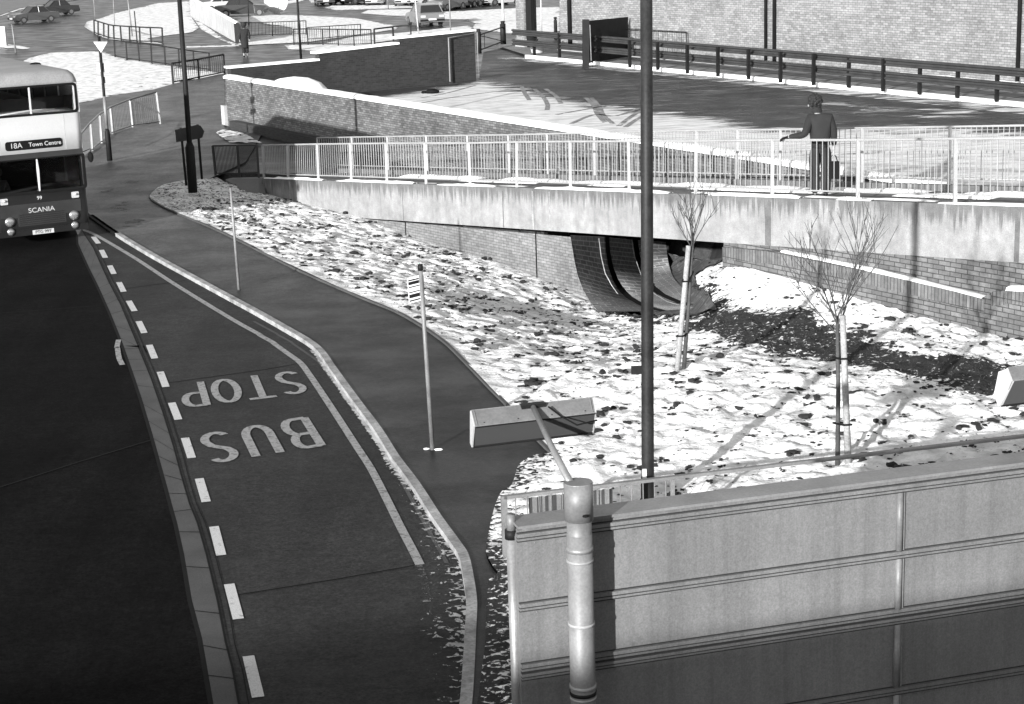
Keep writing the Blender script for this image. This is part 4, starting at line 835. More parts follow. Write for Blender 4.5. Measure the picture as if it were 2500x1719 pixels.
tree('young bare tree tied to a pale stake, in front of the underpass mouth', (1668, 905), (1692, 572), (1681, 600), (1652, 903), 3, .62, 8, .02, 1.0)
tree('young bare wide-branching tree tied to a stake, nearer the hoarding', (2045, 1136), (2044, 772), (2057, 770), (2072, 1136), 9, .85, 11, -.05, 1.6)

# ------------------------------------------------------------ near handrail on the bank
hA, hB = G(1235, 1380, .0), G(2500, 1061, .85); HR = Plane(hA, hB); HH = .87
ht_ = thing('handrail_fence', 'pale handrail fence with thin bars and a corrugated sheet behind the hoarding', 'fence', hA)
tl, tr = HR.at(1217, 1212), HR.at(2500, 1061); zl = tl.z; uR_ = (tr-HR.p0).dot(HR.u); HR.p0 = HR.p0
MB().box(HR.uz(0, zl-.035, -.03), HR.u*0+(tr-tl)*1.25, HR.n*.06, Z*.035).build('top_rail', 'pale_metal', ht_)
MB().box(HR.uz(-.03, 0, -.03), HR.u*.065, HR.n*.05, Z*zl).build('post', 'pale_metal', ht_)
for u in (1.95,): MB().box(HR.uz(u, 0, -.02), HR.u*.04, HR.n*.04, Z*(zl-.03)).build('post', 'galv', ht_)
mb = MB()
for i in range(1, 15):
    u = i*.135; top_z = zl-.03+(tr.z-tl.z)*u/uR_; mb.tube([HR.uz(u, .1, 0), HR.uz(u, top_z, 0)], .006, 4, False)
mb.build('bar_panel', 'galv', ht_)
mb = MB(); uu = (HR.at(1293, 1240)-HR.p0).dot(HR.u); ue = (HR.at(1500, 1240)-HR.p0).dot(HR.u); k = int((ue-uu)/.045)
pr_ = [HR.uz(uu+i*(ue-uu)/k, .08, .03+(.025 if i % 2 else 0)) for i in range(k+1)]; hh_ = Z*(zl-.15)
mb.add(pr_+[p+hh_ for p in pr_], [(i, i+1, k+2+i, k+1+i) for i in range(k)]); mb.build('corrugated_sheet', 'corrugated', ht_)

# ------------------------------------------------------------ hoarding (back of an advertisement panel) with its floodlights
PZ = 2.6; PL = Plane(G(1266, 1283, PZ), G(2500, 1126, PZ)); hb = thing('hoarding', 'large grey panelled back of a roadside hoarding filling the lower right', 'hoarding', PL.uz(0, 0))
PW = PL.L+3.0
def pz(px, py): return PL.at(px, py).z
def puz(px, py): q = PL.at(px, py); return (q-PL.p0).dot(PL.u), q.z
ztop = PZ; zc0 = pz(*n('D4', 0, 410)); 
j1 = pz(*n('C4', 0, 1430)); j2 = pz(*n('D4', 0, 435)); j3 = pz(*n('D4', 0, 980)); j4 = pz(*n('D4', 1180, 1470)); j5 = j4-(j3-j4)
sl = lambda u: 0.0
prof = [PL.uz(-.02, .05), PL.uz(PW, .05), PL.uz(PW, ztop), PL.uz(.30, ztop)]+[PL.uz(.30-.3*math.sin(math.radians(a_)), ztop-.05+.05*math.cos(math.radians(a_))) for a_ in (30, 60, 90)]+[PL.uz(-.02, ztop-.1)]
MB().prism(prof, PL.n*.16).build('sheet_back', 'hoarding_panel', hb)
def molding(z_, reps, name='rail'):
    for k_, (dz, h_, o_) in enumerate(reps):
        MB().box(PL.uz(-.02, z_+dz, -o_), PL.u*PW, PL.n*(o_-.001), Z*h_).build(name, 'hoarding_panel', hb)
surf('gap', .015, .8, .1)
def gapline(z_, h_, o_): MB().box(PL.uz(-.02, z_, -o_), PL.u*PW, PL.n*(o_-.001), Z*h_).build('dark_line', 'gap', hb)
def rail2(z_): molding(z_, [(-.004, .036, .042), (-.03, .016, .026)])
def rails(z_, parts):
    for d_, h_, o_, mt in parts: MB().box(PL.uz(-.02, z_+d_, -o_), PL.u*PW, PL.n*(o_-.001), Z*h_).build('rail' if mt != 'gap' else 'dark_line', mt, hb)  # gap pieces are solid dark strips drawn proud beside the rails
TWO = [(.030, .006, .012, 'gap'), (.002, .028, .036, 'hoarding_panel'), (-.008, .010, .030, 'gap'), (-.024, .016, .034, 'hoarding_panel'), (-.036, .012, .026, 'gap')]
for z_ in (j1, j2, j4, j5): rails(z_, TWO)
rails(j3, [(.056, .006, .012, 'gap'), (.028, .028, .036, 'hoarding_panel'), (.018, .010, .030, 'gap'), (.002, .016, .034, 'hoarding_panel'), (-.022, .024, .022, 'gap'), (-.044, .022, .036, 'hoarding_panel'), (-.054, .010, .030, 'gap'), (-.068, .014, .034, 'hoarding_panel'), (-.080, .012, .026, 'gap')])
MB().box(PL.uz(-.02, ztop-.012, -.05), PL.u*PW, PL.n*.26, Z*.02).build('top_flashing', 'galv', hb)
for px, r_ in ((2194, .028),):
    u, _ = puz(px, 1300)
    for za_, zb_ in ((j1-.035, j2+.035), (j2-.035, j3+.05), (j3-.08, j4+.035), (j4-.035, .1)):
        MB().tube([PL.uz(u, za_, -.012), PL.uz(u, zb_, -.012)], r_, 12).build('cover_strip', 'pale_metal', hb, True); MB().box(PL.uz(u+.03, zb_, -.02), PL.u*.012, PL.n*.02, Z*(za_-zb_)).build('strip_edge', 'galv', hb)
for za_ in (j1, j2, j4):
    for i in range(14):
        MB().ball(PL.uz(.12+i*.36, za_-.06, -.003), .006, (1, .5, 1), 6).build('rivet', 'galv', hb)
# post left of the hoarding
pe = thing('scaffold_post', 'upright grey tube with a clamp at the left end of the hoarding', 'post', PL.uz(-.17, 0, .1))
ptop = PL.at(1247, 1256, .1); uq = (ptop-PL.p0).dot(PL.u)
MB().tube([PL.uz(uq, 0, .1), PL.uz(uq, ptop.z-.18, .1)], .042, 14).build('tube', 'galv', pe, True); MB().tube([PL.uz(uq, ptop.z-.12, .1), PL.uz(uq, ptop.z, .1)], .036, 14).build('tube_top', 'pale_metal', pe, True); MB().tube([PL.uz(uq, ptop.z-.19, .1), PL.uz(uq, ptop.z-.12, .1)], .052, 14).build('clamp', 'dark_metal', pe, True)
# big pillar in front
pq = PL.at(1411, 1170, -.24); up_ = (pq-PL.p0).dot(PL.u); pt = thing('pillar', 'thick pale round pillar with a wider sleeve on top standing against the hoarding', 'pillar', PL.uz(up_, 0, -.24))
zT = pq.z-.02; Ax = PL.uz(up_, 0, -.24); PRr = .096
def px_r(w_px, y): return w_px/2/FPX*((AY(1415, y, Ax.y)-CAM).dot(Fv)/FPX*FPX)
MB().tube([Ax, Ax+Z*(zT-.4)], PRr, 32).build('shaft', 'pale_metal', pt, True)
zs = pz(1411, 1245)
dT = (Ax+Z*zT-CAM).dot(Fv); rs_ = 72/2/FPX*dT; rsh = 63/2/FPX*dT
MB().tube([Ax+Z*(zT-.29), Ax+Z*(zT-.005)], [rs_, rs_], 32).build('sleeve', 'pale_metal', pt, True)
MB().tube([Ax+Z*(zT-.006), Ax+Z*zT], [rs_*.985, rs_*.97], 32).build('cap', 'pale_metal', pt)
MB().tube([Ax+Z*(zT-.6), Ax+Z*(zT-.28)], [rsh*.98, rsh*.98], 32).build('collar', 'pale_metal', pt, True)
for dz, w_, mt in ((.50, .035, 'galv'), (.60, .018, 'white_metal'), (1.10, .02, 'white_metal'), (1.60, .03, 'white_metal'), (1.655, .028, 'dark_metal'), (1.70, .015, 'white_metal')):
    MB().tube([Ax+Z*(zT-dz-w_), Ax+Z*(zT-dz)], PRr+.006, 32).build('band', mt, pt, True)
q_ = Ax+Z*(zT-.23)+Vector((.045, -rs_-.004, 0)); MB().ball(q_, .018, (1.4, .5, .7), 8).build('drain_hole', 'black', pt)
# floodlight on an arm
fl_ = thing('floodlight', 'long trough floodlight held out on an arm from the top of the round pillar', 'floodlight', Ax+Z*zT, 'trough floodlights of the hoarding')
FD = None
def lampbody(P, c_top_l, uL_, L_, parent, sides=True):
    """trough lamp: cross-section swept along unit uL_, c_top_l is the upper back left corner"""
    out = -Vector((uL_.y, -uL_.x, 0)); out = out if out.y < 0 else -out       # towards the camera
    sec = [(0, 0), (.10, .028), (.255, -.075), (.235, -.115), (.12, -.30), (.04, -.26), (-.03, -.10)]
    pts = [c_top_l+out*a_+Z*b_ for a_, b_ in sec]
    return pts
uL_ = (AY(1445, 1000, Ax.y+.9)-AY(1150, 1003, Ax.y+.9)); uL_.z = 0; uL_ = Vector((PL.u.x, PL.u.y, 0))
LP = Plane(PL.uz(0, 0, .95), PL.uz(1, 0, .95))
tl_, tr_, ml_, mr_, bl_, br_ = [LP.at(*p) for p in ((1151, 1006), (1446, 974))]+[LP.at(*p, -.14) for p in ((1160, 1044), (1453, 1010))]+[LP.at(*p) for p in ((1155, 1092), (1446, 1057))]
bk_l, bk_r = LP.at(1148, 1010, .10)-Z*.14, LP.at(1448, 975, .10)-Z*.14
def quadsolid(name, pts, th, mat): return MB().prism(pts, th).build(name, mat, fl_)
quadsolid('top_plate', [tl_, tr_, mr_, ml_], Z*.012, 'pale_metal')
quadsolid('back_plate', [tl_, tr_, bk_r-Z*.1, bk_l-Z*.1], LP.n*.01, 'pale_metal')
def cap(a_, m_, b_, k_, s_): MB().prism([a_+Z*.012, m_+Z*.012, b_, k_-Z*.1], LP.u*s_).build('end_cap', 'white_paint', fl_)
cap(tl_, ml_, bl_, bk_l, -.012); cap(tr_, mr_, br_, bk_r, .012)
quadsolid('glass_front', [ml_+LP.n*.012, mr_+LP.n*.012, br_+LP.n*.012, bl_+LP.n*.012], LP.n*.006, 'dull_glass')
MB().tube([bl_, br_], .009, 6).build('bezel', 'dark_metal', fl_); MB().tube([ml_, mr_], .006, 6).build('bezel', 'dark_metal', fl_)
for uf in (.02, .98): MB().tube([tl_.lerp(tr_, uf)+Z*.014, ml_.lerp(mr_, uf)+Z*.014], .004, 5).build('seam', 'galv', fl_)
MB().tube([tl_+Z*.012, tr_+Z*.012], .006, 5).build('seam', 'galv', fl_)
for uf in (.08, .36, .64, .92): MB().ball(tl_.lerp(tr_, uf).lerp(ml_.lerp(mr_, uf), .85)+Z*.014, .007, (1, 1, .6), 6).build('screw', 'dark_metal', fl_)
am = tl_.lerp(tr_, .62).lerp(ml_.lerp(mr_, .62), .55); q1 = LP.at(1302, 1003, -.05); q2 = Ax+Z*(zT-.01)+Vector((-.06, .03, 0))
MB().tube([q1+Z*.03, q1.lerp(q2, .5)+Z*.0, q2], [.022, .024, .03], 10).build('arm', 'galv', fl_, True)
MB().box(q1+Vector((-.09, -.02, .02)), LP.u*.2, LP.n*.07, Z*.03).build('clamp', 'dark_metal', fl_)
cv = [q1+Vector((.12, 0, .03)), q1+Vector((.22, -.05, -.04)), q1+Vector((.34, -.1, -.10)), q1+Vector((.5, -.12, -.06))]
MB().tube(cv, .007, 6).build('cable', 'black', fl_, True)
# second floodlight at the right edge
def RP(px, py, o=0): return Plane(PL.uz(0, 0, .95), PL.uz(1, 0, .95)).at(px, py, o)
f2 = thing('floodlight', 'second trough floodlight cut off by the right picture edge', 'floodlight', RP(2480, 950)-Z*.1, 'trough floodlights of the hoarding')
c4 = lambda x, y: n('C4', x, y)
l_, m_, bt_ = RP(*c4(2180, 215)), RP(*c4(2225, 330), -.14), RP(*c4(2120, 548)); k0, k1 = RP(*c4(2095, 245), .1), RP(*c4(2055, 440), .06); k2 = RP(*c4(2090, 550), 0)
ext = PL.u*.9
MB().prism([l_, m_, bt_, k2, k1, k0], PL.u*.012).build('end_cap', 'white_paint', f2); MB().prism([l_, l_+ext, m_+ext, m_], Z*.012).build('top_plate', 'pale_metal', f2); MB().prism([m_+PL.n*.01, m_+ext+PL.n*.01, bt_+ext, bt_], PL.n*.006).build('glass_front', 'dull_glass', f2); MB().tube([bt_, bt_+ext], .01, 6).build('bezel', 'dark_metal', f2)
MB().prism([l_+PL.n*.01, l_+ext+PL.n*.01, k1+ext, k1], PL.n*.01).build('back_plate', 'concrete', f2); MB().tube([m_+ext*.6, m_+ext*.6-PL.n*.9-Z*.1], .024, 8).build('arm', 'galv', f2)

exec_far = True
# ------------------------------------------------------------ far roads, islands and car park
def island(name, polys, mat, z, lab=None, kind='structure'):
    for P in polys:
        Q = GV(P); QQ = [(p.x, p.y) for p in Q]
        if mat == 'snow_far':
            ar = abs(sum(QQ[i][0]*QQ[(i+1) % len(QQ)][1]-QQ[(i+1) % len(QQ)][0]*QQ[i][1] for i in range(len(QQ))))/2; st_ = max(.35, math.sqrt(ar)/60)
            gridsheet(name, Q, st_, lambda x, y: z*.4+.0*x, mat, {'bare': lambda x, y: np.clip(.16-segdist(x, y, QQ)[0]*.28, -.05, .16)+.1*(vn(x*.25, y*.25) > .8)})
        else: o = sheet(name, Q, z, mat, thick=z); tri_fill(o)
z1 = lambda pts: ns('A1', pts); z2 = lambda pts: ns('A2', pts)
zz1 = lambda pts: [(720+x/3.868, y/3.868) for x, y in pts]
island('snow_verge', [z1([(270, 515), (450, 472), (700, 465), (830, 460), (930, 470), (1020, 510), (1240, 550), (1460, 585), (1700, 615), (1990, 655), (1540, 750), (1370, 800), (1000, 850), (920, 880), (680, 920), (560, 930), (100, 900), (100, 600)])], 'snow_far', .09)
island('snow_island', [z1([(745, 240), (770, 195), (880, 170), (1000, 125), (1140, 90), (1400, 30), (1690, 10), (1690, 150), (1760, 250), (1700, 290), (1500, 315), (1300, 345), (1440, 395), (1200, 375), (1150, 370), (960, 350), (870, 320)])], 'snow_far', .07)
island('snow_verge', [z1([(1700, 150), (1850, 250), (2000, 360), (2120, 395), (2060, 400), (1900, 330), (1780, 260)]), z1([(1650, 425), (1650, 412), (2120, 398), (2120, 412)]), z1([(2000, 140), (2321, 125), (2321, 185), (2120, 200)])], 'snow_far', .03)
island('snow_verge', [z2([(-230, 130), (0, 130), (450, 140), (900, 165), (1280, 235), (1260, 262), (950, 310), (480, 375), (0, 400), (-140, 405), (-130, 340), (0, 330), (340, 318), (340, 250), (0, 200), (-160, 195)])], 'snow_far', .07)
island('snow_verge', [zz1([(-100, 430), (0, 428), (230, 425), (540, 352), (740, 335), (980, 315), (1640, 245), (1690, 270), (1690, 330), (900, 480), (240, 520), (150, 480), (-60, 470)]), zz1([(1370, 115), (2200, 75), (2500, 70), (2500, 300), (2100, 330), (1660, 272), (1710, 225), (1600, 190), (1370, 180)]), zz1([(620, 128), (700, 95), (1120, 90), (1120, 160), (900, 150)]), zz1([(270, 80), (350, 55), (950, 50), (1130, 60), (1130, 75), (400, 100)]), zz1([(0, 0), (130, -10), (20, 25), (-120, 45), (-200, 30)])], 'snow_far', .05)
island('far_pavement', [[(0, 38), (45, 22), (105, 12), (180, 2), (260, -15), (-100, -15), (-100, 45)]], 'slab', .06)
island('snow_verge', [[(0, 41), (50, 24), (105, 14), (105, 11), (50, 20), (0, 34)], [(0, 114), (20, 108), (75, 118), (60, 122), (30, 118), (0, 120)], [(2100, 10), (2110, 8), (2110, 12), (2100, 14)]], 'snow_far', .07)
island('car_park_snow', [[(760, 6), (1165, -2), (1165, -14), (740, -14)]], 'snow_patchy', .012)
# snow patch at the foot of the long wall and by the dark wall
gridsheet('snow_patch', [G(*p, .06) for p in [(527, 327), (545, 318), (560, 322), (600, 330), (625, 345), (640, 352), (560, 350), (545, 340)]], .12, lambda x, y: .08+.05*vn(x*6, y*6), 'snow_patchy')
P = [G(*p, 1.75) for p in [(668, 192), (690, 186), (715, 185), (745, 190), (758, 197), (730, 201)]]
mb = MB(); mb.ball(sum(P, Vector())/6-Z*.55, 1, (1.2, .8, .62), 14); o = mb.build('snow_heap', 'snow_cap', None, True); tag(o, 'smooth snow heap in the narrow corner between the long and dark walls', 'snow heap')
# dark wet patches on the plaza, ragged at the edge
m, t, b = newmat('wet_dark'); v = coords(t); b.inputs['Base Color'].default_value = (.006, .006, .006, 1); b.inputs['Roughness'].default_value = .5; b.inputs['Specular IOR Level'].default_value = .15
at = t.nodes.new('ShaderNodeAttribute'); at.attribute_name = 'bare'; d = t.nodes.new('ShaderNodeMath'); d.operation = 'SUBTRACT'; t.links.new(noise(t, v, 1.8, 5, .7), d.inputs[0]); t.links.new(at.outputs['Fac'], d.inputs[1]); t.links.new(ramp(t, d.outputs[0], [(.36, 0), (.46, .8)]), b.inputs['Alpha'])
for P in ([(1040, 470), (1090, 425), (1200, 410), (1340, 435), (1220, 485), (1100, 500)], [(1010, 295), (1060, 265), (1160, 260), (1160, 310), (1080, 320)], [(920, 325), (1040, 290), (1190, 300), (1120, 355)], [(880, 165), (1000, 140), (1100, 135), (980, 190), (910, 195)], [(1090, 100), (1160, 68), (1265, 70), (1200, 110)]):
    q = [G(*n('B1', *p), .06) for p in P]; Q2 = [(p.x, p.y) for p in q]
    gridsheet('wet_patch', q, .15, lambda x, y: .064+0*x, 'wet_dark', {'bare': lambda x, y: np.clip(.22-segdist(x, y, Q2)[0]*.6, -.1, .22)})
# railings far away
def simple_rail(label, px_foot, px_top, mat='dark_metal', bal=0, r=.03, name='guard_railing', low=.12, rb=.012):
    P = [G(*p) for p in px_foot]; T = [AYp(a_, *b_) for a_, b_ in zip(P, px_top)]; return railing(name, label, 'railing', P, T, mat, bal, r, r, rb, low, 'railings along the far paths')
f_ = z1([(835, 300), (870, 318), (920, 330), (960, 348), (1010, 352), (1075, 362), (1150, 372), (1240, 380), (1340, 382), (1440, 393)]); t_p = z1([(832, 178), (868, 190), (918, 205), (960, 218), (1005, 226), (1065, 230), (1145, 235), (1235, 240), (1330, 244), (1435, 248)])
simple_rail('dark guard railing curving round the tip of the snowy island', f_, t_p, bal=0, r=.045)
f_ = z1([(1020, 512), (1125, 535), (1235, 550), (1345, 565), (1465, 582), (1590, 602), (1720, 612), (1860, 635)]); t_p = z1([(1010, 355), (1115, 372), (1222, 385), (1335, 392), (1455, 412), (1580, 432), (1710, 452), (1850, 470)])
simple_rail('dark railing along the top edge of the snow behind the give way sign', f_, t_p, bal=0, r=.035)
f_ = z1([(1535, 748), (1763, 705), (1990, 657)]); t_p = z1([(1520, 562), (1750, 525), (1978, 482)])
simple_rail('dark barred railing on the low kerb left of the long wall end', f_, t_p, bal=13, r=.045, rb=.012)
f_ = z2([(-210, 335), (165, 320), (462, 312)]); t_p = z2([(-205, 205), (165, 196), (460, 184)])
simple_rail('thin railing across the snow right of the walking pedestrian', f_, t_p, bal=12, r=.03, rb=.01)
f_ = z2([(355, 398), (480, 400), (612, 402), (748, 408), (888, 410), (1040, 400)]); t_p = z2([(350, 258), (470, 256), (605, 258), (740, 260), (880, 262), (1035, 262)])
simple_rail('dark panelled railing standing behind the lower step of the dark wall', f_, t_p, bal=8, r=.035, rb=.008)
f_ = z2([(480, 360), (672, 345), (945, 318)]); t_p = z2([(470, 245), (668, 232), (943, 215)])
simple_rail('second thin railing farther back behind the stepped wall', f_, t_p, bal=10, r=.03, rb=.008)
f_ = z2([(1068, 398), (1236, 378)]); t_p = z2([(1064, 258), (1228, 238)]); simple_rail('small dark gate frame at the upper step of the dark wall', f_, t_p, bal=0, r=.05, name='gate_frame')
f_ = z2([(1240, 375), (1390, 312)]); t_p = z2([(1232, 236), (1388, 224)]); simple_rail('dark rail end behind the top step of the dark wall', f_, t_p, bal=0, r=.04)
# pale pedestrian guard rail curving round the corner beside the bus
f_ = z1([(740, 1420), (820, 1352), (902, 1283), (998, 1200), (1178, 1140), (1422, 1112)]); t_p = z1([(712, 1190), (800, 1085), (882, 1010), (975, 950), (1150, 880), (1384, 816)])
simple_rail('pale curved pedestrian guard rail at the corner beside the bus', f_, t_p, 'galv', 14, .032, low=.12, rb=.006)
# sloping wall of the island underpass
wq = [G(*p) for p in ns('A1', [(2105, 385), (1690, 150)])]; wtq = [AYp(wq[0], *n('A1', 2090, 210)), AYp(wq[1], *n('A1', 1678, -20))]
sw = thing('concrete_wall', 'pale sloping concrete wall leading to the walking pedestrian', 'wall', wq[0]); IP = Plane(wq[0], wq[1])
mb = MB(); mb.prism([wq[0], wq[1], wtq[1], wtq[0]], IP.n*.25); mb.build('wall_body', 'concrete', sw)
mb = MB(); lumpy(mb, [wtq[0]+IP.n*.12, wtq[1]+IP.n*.12], .3, .08, -.5, .6); mb.build('snow_cap', 'snow_cap', sw)
MB().box(wq[0]-Vector((.1, .3, 0)), (.3, 0, 0), (0, .3, 0), wtq[0]-wq[0]+Z*.0).build('end_post', 'dark_metal', sw)
mb = MB(); q = G(676, 34); mb.tube([q, q+Z*.6], .25, 10); mb.tube([q+Vector((0, -.12, 1.0)), q+Vector((0, .12, 1.0))], .95, 28); o = mb.build('round_sign', 'white_paint', None, False); tag(o, 'large round white sign beside the dark parked car', 'sign')

# ------------------------------------------------------------ cars
def car(name, label, pos, yaw, body, group=None, hatch=False, s=.92):
    t_ = bpy.data.objects.new(name, None); COL.objects.link(t_); tag(t_, label, 'car', group)
    t_.location = pos; t_.rotation_euler = (0, 0, yaw); t_.scale = (s, s, s)
    def put(mb, nm, mt, sm=False): o = mb.build(nm, mt, None, sm); o.parent = t_; return o
    L_, W_ = 4.1, 1.62                                           # +x is the front
    side = [(-2.03, .30), (-2.05, .55), (-2.0, .84), (-1.2 if not hatch else -1.9, .90), (.85, .88), (1.85, .78), (2.04, .62), (2.05, .32), (1.75, .24), (1.62, .24), (1.55, .45), (1.25, .52), (.98, .45), (.9, .22), (-.85, .22), (-.93, .45), (-1.2, .52), (-1.5, .45), (-1.58, .24)]
    vs = []; k = len(side)
    for sgn, ins in ((-1, 0), (1, 0)):
        for x, z_ in side: vs.append((x, sgn*(W_/2-(.05 if z_ > .7 else (.03 if z_ < .3 else 0))), z_))
    mb = MB(); mb.add(vs, [tuple(range(k))[::-1], tuple(range(k, 2*k))]+[(i, (i+1) % k, k+(i+1) % k, k+i) for i in range(k)]); o = put(mb, 'body', body); tri_fill(o)
    rx = (-1.15, -.75, .25, .85) if not hatch else (-1.85, -1.5, .25, .85)
    lo = [(rx[0], .89), (rx[3], .88)]; hi = [(rx[1], 1.36), (rx[2], 1.38)]
    v8 = [(lo[0][0], -.74, .88), (lo[1][0], -.74, .87), (lo[1][0], .74, .87), (lo[0][0], .74, .88), (hi[0][0], -.6, 1.34), (hi[1][0], -.6, 1.36), (hi[1][0], .6, 1.36), (hi[0][0], .6, 1.34)]
    put(MB().add(v8, [(0, 1, 5, 4), (1, 2, 6, 5), (2, 3, 7, 6), (3, 0, 4, 7)]), 'windows', 'glass')
    mb = MB(); mb.prism([(hi[0][0]-.02, -.61, 1.34), (hi[1][0]+.02, -.61, 1.36), (hi[1][0]+.02, .61, 1.36), (hi[0][0]-.02, .61, 1.34)], (0, 0, .05))
    V8 = [Vector(p) for p in v8]
    for a_, b_ in ((0, 4), (1, 5), (2, 6), (3, 7)): mb.tube([V8[a_]*1.005, V8[b_]*1.005], .035, 4)
    for sy in (-1, 1): mb.tube([(-.2, sy*.745, .88), (-.2, sy*.61, 1.35)], .03, 4)
    put(mb, 'roof', body)
    for x in (-1.22, 1.27):
        for sy in (-1, 1):
            wv = put(MB().tube([(x, sy*.62, .29), (x, sy*.81, .29)], .29, 16), 'wheel', 'rubber'); hcap = MB().tube([(x, sy*.80, .29), (x, sy*.825, .29)], .17, 12).build('hub_cap', 'chrome'); hcap.parent = wv
    for sx in (-1, 1):
        put(MB().box((sx*2.03-.05, -.8, .36), (.1, 0, 0), (0, 1.6, 0), (0, 0, .13)), 'bumper', 'dark_metal')
    for sy in (-.6, .6):
        put(MB().box((2.0, sy-.17, .56), (.06, 0, 0), (0, .34, 0), (0, 0, .14)), 'headlight', 'lens'); put(MB().box((-2.06, sy-.16, .6), (.04, 0, 0), (0, .32, 0), (0, 0, .14)), 'tail_light', 'sign_grey')
    put(MB().box((-2.09, -.26, .42), (.03, 0, 0), (0, .52, 0), (0, 0, .12)), 'number_plate', 'white_paint'); put(MB().box((2.07, -.26, .38), (.03, 0, 0), (0, .52, 0), (0, 0, .12)), 'number_plate', 'white_paint')
    return t_
R_ = math.radians
car('saloon_car', 'mid-grey saloon car driving round the bend at the far left', G(84, 55), R_(-142), 'car_grey')
car('saloon_car', 'smaller dark saloon following behind the grey one at far left', G(137, 37), R_(-146), 'car_dark')
car('parked_car', 'dark saloon with pale roof parked side-on beyond the concrete wall', G(592, 40), R_(8), 'car_dark', s=1.05)
car('parked_car', 'white saloon parked beyond the dark one behind the concrete wall', G(548, 27), R_(12), 'car_white')
car('hatchback_car', 'small grey hatchback driving away towards the car park', G(1038, 62), R_(106), 'car_mid', hatch=True, s=1.05)
row = [(792, 12, 'car_mid', 20, 'leftmost pale car of the car park row'), (826, 10, 'car_dark', 80, 'dark car second from the left in the car park row'), (856, 8, 'car_white', 84, 'narrow white car between two dark ones in the car park row'), (884, 9, 'car_dark', 82, 'dark car left of the long white car in the car park row'),
       (918, 12, 'car_white', 30, 'long white car above the snowy kerb, left of the pale pole'), (985, 13, 'car_white', 25, 'long white car above the snowy kerb, right of the pale pole'), (1030, 8, 'car_dark', 80, 'dark car directly above the driving hatchback'), (1056, 12, 'car_white', 85, 'white car next to the hatchback roof in the car park row'),
       (1092, 24, 'car_mid', 60, 'pale grey car parked nose-on right of the driving hatchback'), (1120, 20, 'car_dark', 62, 'dark car beside the pale grey nose-on car'), (1150, 16, 'car_grey', 70, 'grey car third from the right end of the row'), (1182, 14, 'car_dark', 75, 'dark car second from the right end of the row'), (1222, 12, 'car_white', 80, 'pale car at the right end of the row beside the pier')]
for x, y, mt, yw, lab in row: car('parked_car', lab, G(x, y), R_(-yw-60), mt, 'cars in the distant car park', s=.95)

# ------------------------------------------------------------ bus
bO = G(0, 582.7, .28); bE = G(193, 560.6, .28); bu = (bE-bO).normalized(); bn = Vector((-bu.y, bu.x, 0)); bn = bn if bn.y > 0 else -bn
bO = Vector((bO.x, bO.y, 0))
bus = thing('double_decker_bus', 'white over dark double-decker bus showing Town Centre, at the left edge', 'bus', bO)
def BB(u, z_, d=0): return bO+bu*u+Z*z_+bn*d
BW0, BW1, BLn = -.10, 2.12, 8.6
def lofted(name, z0, z1, mat, r0=.16, inset=0, dmin=0):
    k = 6; sec = []
    def outline(z_, ins):
        P = []
        for a_ in range(k+1): an = math.radians(90*a_/k); P.append(BB(BW0+ins+r0-r0*math.cos(an), z_, dmin+ins+r0-r0*math.sin(an)))
        for a_ in range(k+1): an = math.radians(90*a_/k); P.append(BB(BW1-ins-r0+r0*math.sin(an), z_, dmin+ins+r0-r0*math.cos(an)))
        P += [BB(BW1-ins, z_, BLn-ins), BB(BW0+ins, z_, BLn-ins)]; return P
    mb = MB(); zs_ = z0 if isinstance(z0, list) else [(z0, 0), (z1, 0)]
    rings = [outline(z_, ins) for z_, ins in zs_]; m_ = len(rings[0])
    vs = [p for r_ in rings for p in r_]; fs_ = [(j*m_+i, j*m_+(i+1) % m_, (j+1)*m_+(i+1) % m_, (j+1)*m_+i) for j in range(len(rings)-1) for i in range(m_)]
    fs_ += [tuple(range((len(rings)-1)*m_, len(rings)*m_)), tuple(range(m_))[::-1]]
    mb.add(vs, fs_); return mb.build(name, mat, bus, True)
def front(name, pts, d, mat, th=.012, parent=bus):
    return MB().prism([BB(u, z_, -d) for u, z_ in pts], bn*th).build(name, mat, parent)
def rrect(u0, z0, u1, z1, r_=.05, k=4):
    P = []
    for cx_, cz_, a0 in ((u1-r_, z1-r_, 0), (u0+r_, z1-r_, 90), (u0+r_, z0+r_, 180), (u1-r_, z0+r_, 270)):
        for i in range(k+1): an = math.radians(a0+90*i/k); P.append((cx_+r_*math.cos(an), cz_+r_*math.sin(an)))
    return P
lofted('lower_body', [(.28, .02), (.34, 0), (1.22, 0)], 0, 'bus_dark')
lofted('upper_body', [(2.04, 0), (3.0, 0)], 0, 'bus_white')
lofted('roof', [(3.62, .0), (3.72, .01), (3.84, .05), (3.93, .14), (3.97, .3)], 0, 'bus_roof')
